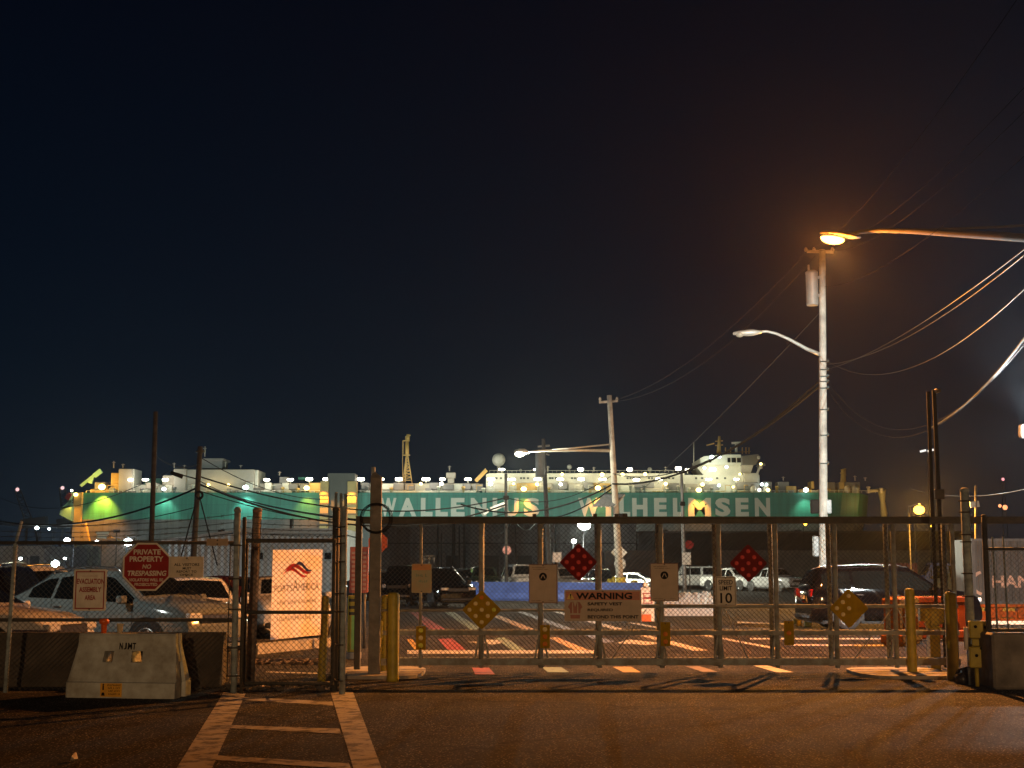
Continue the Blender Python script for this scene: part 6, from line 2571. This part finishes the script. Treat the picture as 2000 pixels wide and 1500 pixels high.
# twin head floodlight and hazard lights on far masts
q = P(1811, 881, 140)
t = thing('twin_floodlight', 'pale twin headed floodlight on a far mast left of the control posts', 'floodlight', (q.x, 140, 0))
b = MB()
b.tube([(q.x, 140, 0), (q.x, 140, q.z)], .06, 6)
b.build('mast', mat('mast_navy', (.02, .022, .028), .8), t)
for u, v in ((1803, 881), (1818, 880)):
    c = P(u, v, 139.7)
    b = MB()
    b.bar(c - Vector((.27, 0, .05)), c + Vector((.25, 0, .08)), .3, .2)
    b.build('lamp_head', glow('dim_head', (1, 1, .95), 1.1), t)
q = P(1959, 936, 520)
t = thing('radio_mast', 'far mast with a small red hazard light on top near the right edge', 'mast', (q.x, 520, 0))
b = MB()
for dx in (-1.2, 1.2):
    b.tube([(q.x + dx, 520, 0), (q.x + dx * .3, 520, q.z)], .12, 5)
b.build('lattice', mat('mast_navy', (.02, .022, .028), .8), t)
b = MB()
b.sphere(q, .55, 8)
b.build('hazard_light', glow('hazard_red', (1, .35, .38), 1.6), t)
b = MB()
b.sphere(P(1963, 991, 519), .9, 8)
b.sphere(P(1953, 988, 519), .6, 8)
b.build('hazard_light', glow('hazard_orange', (1, .35, .14), 2.0), t)
for u, v0, du, lab in ((34, 956, 30, 'faint lattice crane boom with a red tip lamp at the far left'), (122, 953, 10, 'faint crane boom tip just left of the ship stern')):
    Y = 460
    q = P(u, v0, Y)
    t = thing('harbour_crane', lab, 'crane', (X(u + du, Y), Y, 0), 'harbour cranes')
    b = MB()
    base = Vector((X(u + du, Y), Y, 0))
    mid = P(u + du * .9, 1030, Y)
    for o1 in (-1.3, 1.3):
        b.bar(mid + Vector((o1, 0, 0)), q + Vector((o1 * .7, 0, 0)), .35, .35)
        b.bar(base + Vector((o1 * 2.5, 0, 0)), mid + Vector((o1, 0, 0)), .6, .6)
    for k in range(12):
        a, c = mid.lerp(q, k / 12), mid.lerp(q, (k + 1) / 12)
        s_ = 1 if k % 2 else -1
        b.bar(a + Vector((1.2 * s_, 0, 0)), c - Vector((1.0 * s_, 0, 0)), .22, .22)
    b.bar(mid + Vector((-3, 0, 1)), mid + Vector((5, 0, 2)), 3, 3)
    b.build('boom', mat('crane_grey', (.10, .095, .09), .7), t)
    b = MB()
    b.sphere(q, .6, 8)
    b.build('hazard_light', glow('hazard_pink', (1, .6, .6), 1.2), t)

# ================================================================== OVERHEAD CABLES


def cable(label, a, c, drop, r=.012, m=None, group='overhead cables', n=24):
    p0, p1 = P(*a), P(*c)
    b = MB()
    b.tube(sag(p0, p1, drop, n), r, 5, False)
    return tag(b.build('overhead_cable', m or M_CABLE), label, 'cable', group)


M_LINE = mat('power_line', (.004, .004, .004), .9, 0, .1, 3, spec=.0)
TOP, RT = 50, 26
cable('pale cable from the tall pole rising steeply past the right edge, uppermost of its bundle', (1614, 712, TOP), (2060, 448, RT), .55, .010, M_CABLEG)
cable('pale cable from the tall pole to the right edge, second of its bundle', (1614, 722, TOP), (2060, 440, RT - 2), .35, .008, M_CABLEG)
cable('pale cable from the tall pole dipping before it climbs to the right edge', (1614, 704, TOP), (2060, 505, RT), 1.2, .009, M_CABLEG)
cable('slack dark cable looping from the tall pole low to the right edge', (1617, 764, TOP), (2080, 545, RT), 2.25, .010, M_CABLE)
cable('slack dark cable looping just above the lowest loop from the tall pole', (1617, 745, TOP), (2080, 565, RT), 2.15, .008, M_CABLE)
pts = sag(P(1617, 764, TOP), P(2080, 545, RT), 2.25, 24)[14:]
b = MB()
b.tube([p + Vector((0, 0, .035)) for p in pts], .016, 5, False)
tag(b.build('overhead_cable', M_CABLEG), 'thick pale cable lashed along the lowest loop at the right edge', 'cable', 'overhead cables')
for k, (a, c) in enumerate((((1578, 490, TOP), (2010, -36, 14)), ((1600, 490, TOP), (2060, 108, 16)), ((1626, 490, TOP), (2060, 158, 16)), ((1610, 560, TOP), (2060, 250, 18)))):
    cable(['thin power line from the pole crossarm climbing steepest to the top right corner', 'thin power line to the upper right, second from the top', 'thin power line to the upper right, third from the top',
           'thin power line to the upper right, lowest of the four'][k], a, c, .5, .005, M_LINE)
cable('faint line falling left from the crossarm of the tall pole, outermost', (1576, 491, TOP), (1192, 784, 75), .9, .010)
cable('faint line falling left from the tall pole, inside the outermost one', (1592, 500, TOP), (1205, 784, 75), 1.1, .010)
cable('stay line with insulators falling left of the tall pole', (1600, 612, TOP), (1250, 960, 82), .2, .012, M_CABLEG)
cable('thick black cable swooping from the tall pole to the leaning pole', (1602, 752, TOP), (1196, 945, 75), 1.0, .05)
cable('black cable just above the thickest swooping one', (1602, 742, TOP), (1196, 925, 75), 1.3, .022)
cable('black cable from the leaning pole down across the letter U and the letter S', (1196, 946, 75), (900, 985, 79), .9, .045)
cable('black cable from the leaning pole to the thin black pole', (1196, 928, 75), (989, 972, 79), .7, .022)
cable('black cable sloping from the leaning pole behind its panel', (1198, 952, 75), (1075, 1012, 98), .3, .04)
cable('black cable crossing the first ship name, the upper one', (989, 972, 79), (388, 930, 62), 1.1, .035)
cable('black cable crossing the first ship name, the lower one', (989, 985, 79), (388, 945, 62), 1.5, .045)
cable('black cable from the left pole sagging below the lowest name cable', (989, 1003, 79), (388, 958, 62), 1.1, .022)
cable('black cable from the left pole to the wooden post', (388, 938, 62), (735, 1020, 22.2), .25, .02)
cable('thick black cable running left from the left pole across the yellow lit hull', (388, 951, 62), (-60, 1005, 70), 1.0, .045)
cable('thin cable running left from the left pole, below the thick one', (384, 990, 62), (-60, 1015, 70), .6, .018)
cable('thin cable dropping right from the top of the left pole', (391, 893, 62), (640, 975, 80), .5, .02)
cable('thin cable from the plain pole to the left pole', (303, 890, 56), (391, 905, 62), .3, .015)
cable('stay wire at the left of the left pole', (386, 968, 62), (350, 1100, 61.5), 0, .03)
cable('stay wire at the right of the left pole', (389, 968, 62), (424, 1104, 61), 0, .03)
cable('thin line at the far left above the cranes', (-60, 925, 120), (330, 920, 60), 2.2, .018)
cable('pale line crossing behind the right fence post', (1780, 955, 45), (2080, 935, 30), .3, .012, M_CABLEG)
b = MB()
for a, c in (((1009, 1022, 110), (1046, 1020, 110)), ((950, 1036, 110), (1000, 1018, 100))):
    b.tube(sag(P(*a), P(*c), .55, 12), .03, 5, False)
tag(b.build('cable_loop', M_CABLEG), 'small pale hanging cable loops below the beam near the thin black pole', 'cable')
b = MB()
b.bar(P(944, 1003, 79), P(954, 996, 79), .12, .22)
b.bar(P(958, 995, 79), P(986, 985, 79), .10, .26)
tag(b.build('cable_splice', mat('splice_white', (.7, .72, .70), .4)), 'white splice covers lashed to the cables across the first ship name', 'cable')

# ================================================================== AIR
b = MB()
b.box(-420, 420, -90, 760, -1, 130)
hz = bpy.data.materials.new('haze_air')
hz.use_nodes = True
n_, l_ = hz.node_tree.nodes, hz.node_tree.links
n_.clear()
om = n_.new('ShaderNodeOutputMaterial')
pv = n_.new('ShaderNodeVolumePrincipled')
pv.inputs['Color'].default_value = (.75, .87, 1.0, 1)
pv.inputs['Density'].default_value = 0.00012
pv.inputs['Anisotropy'].default_value = 0.72
l_.new(pv.outputs[0], om.inputs['Volume'])
o = b.build('haze', hz, origin=(0, 0, -1))
struct(o, 'stuff')
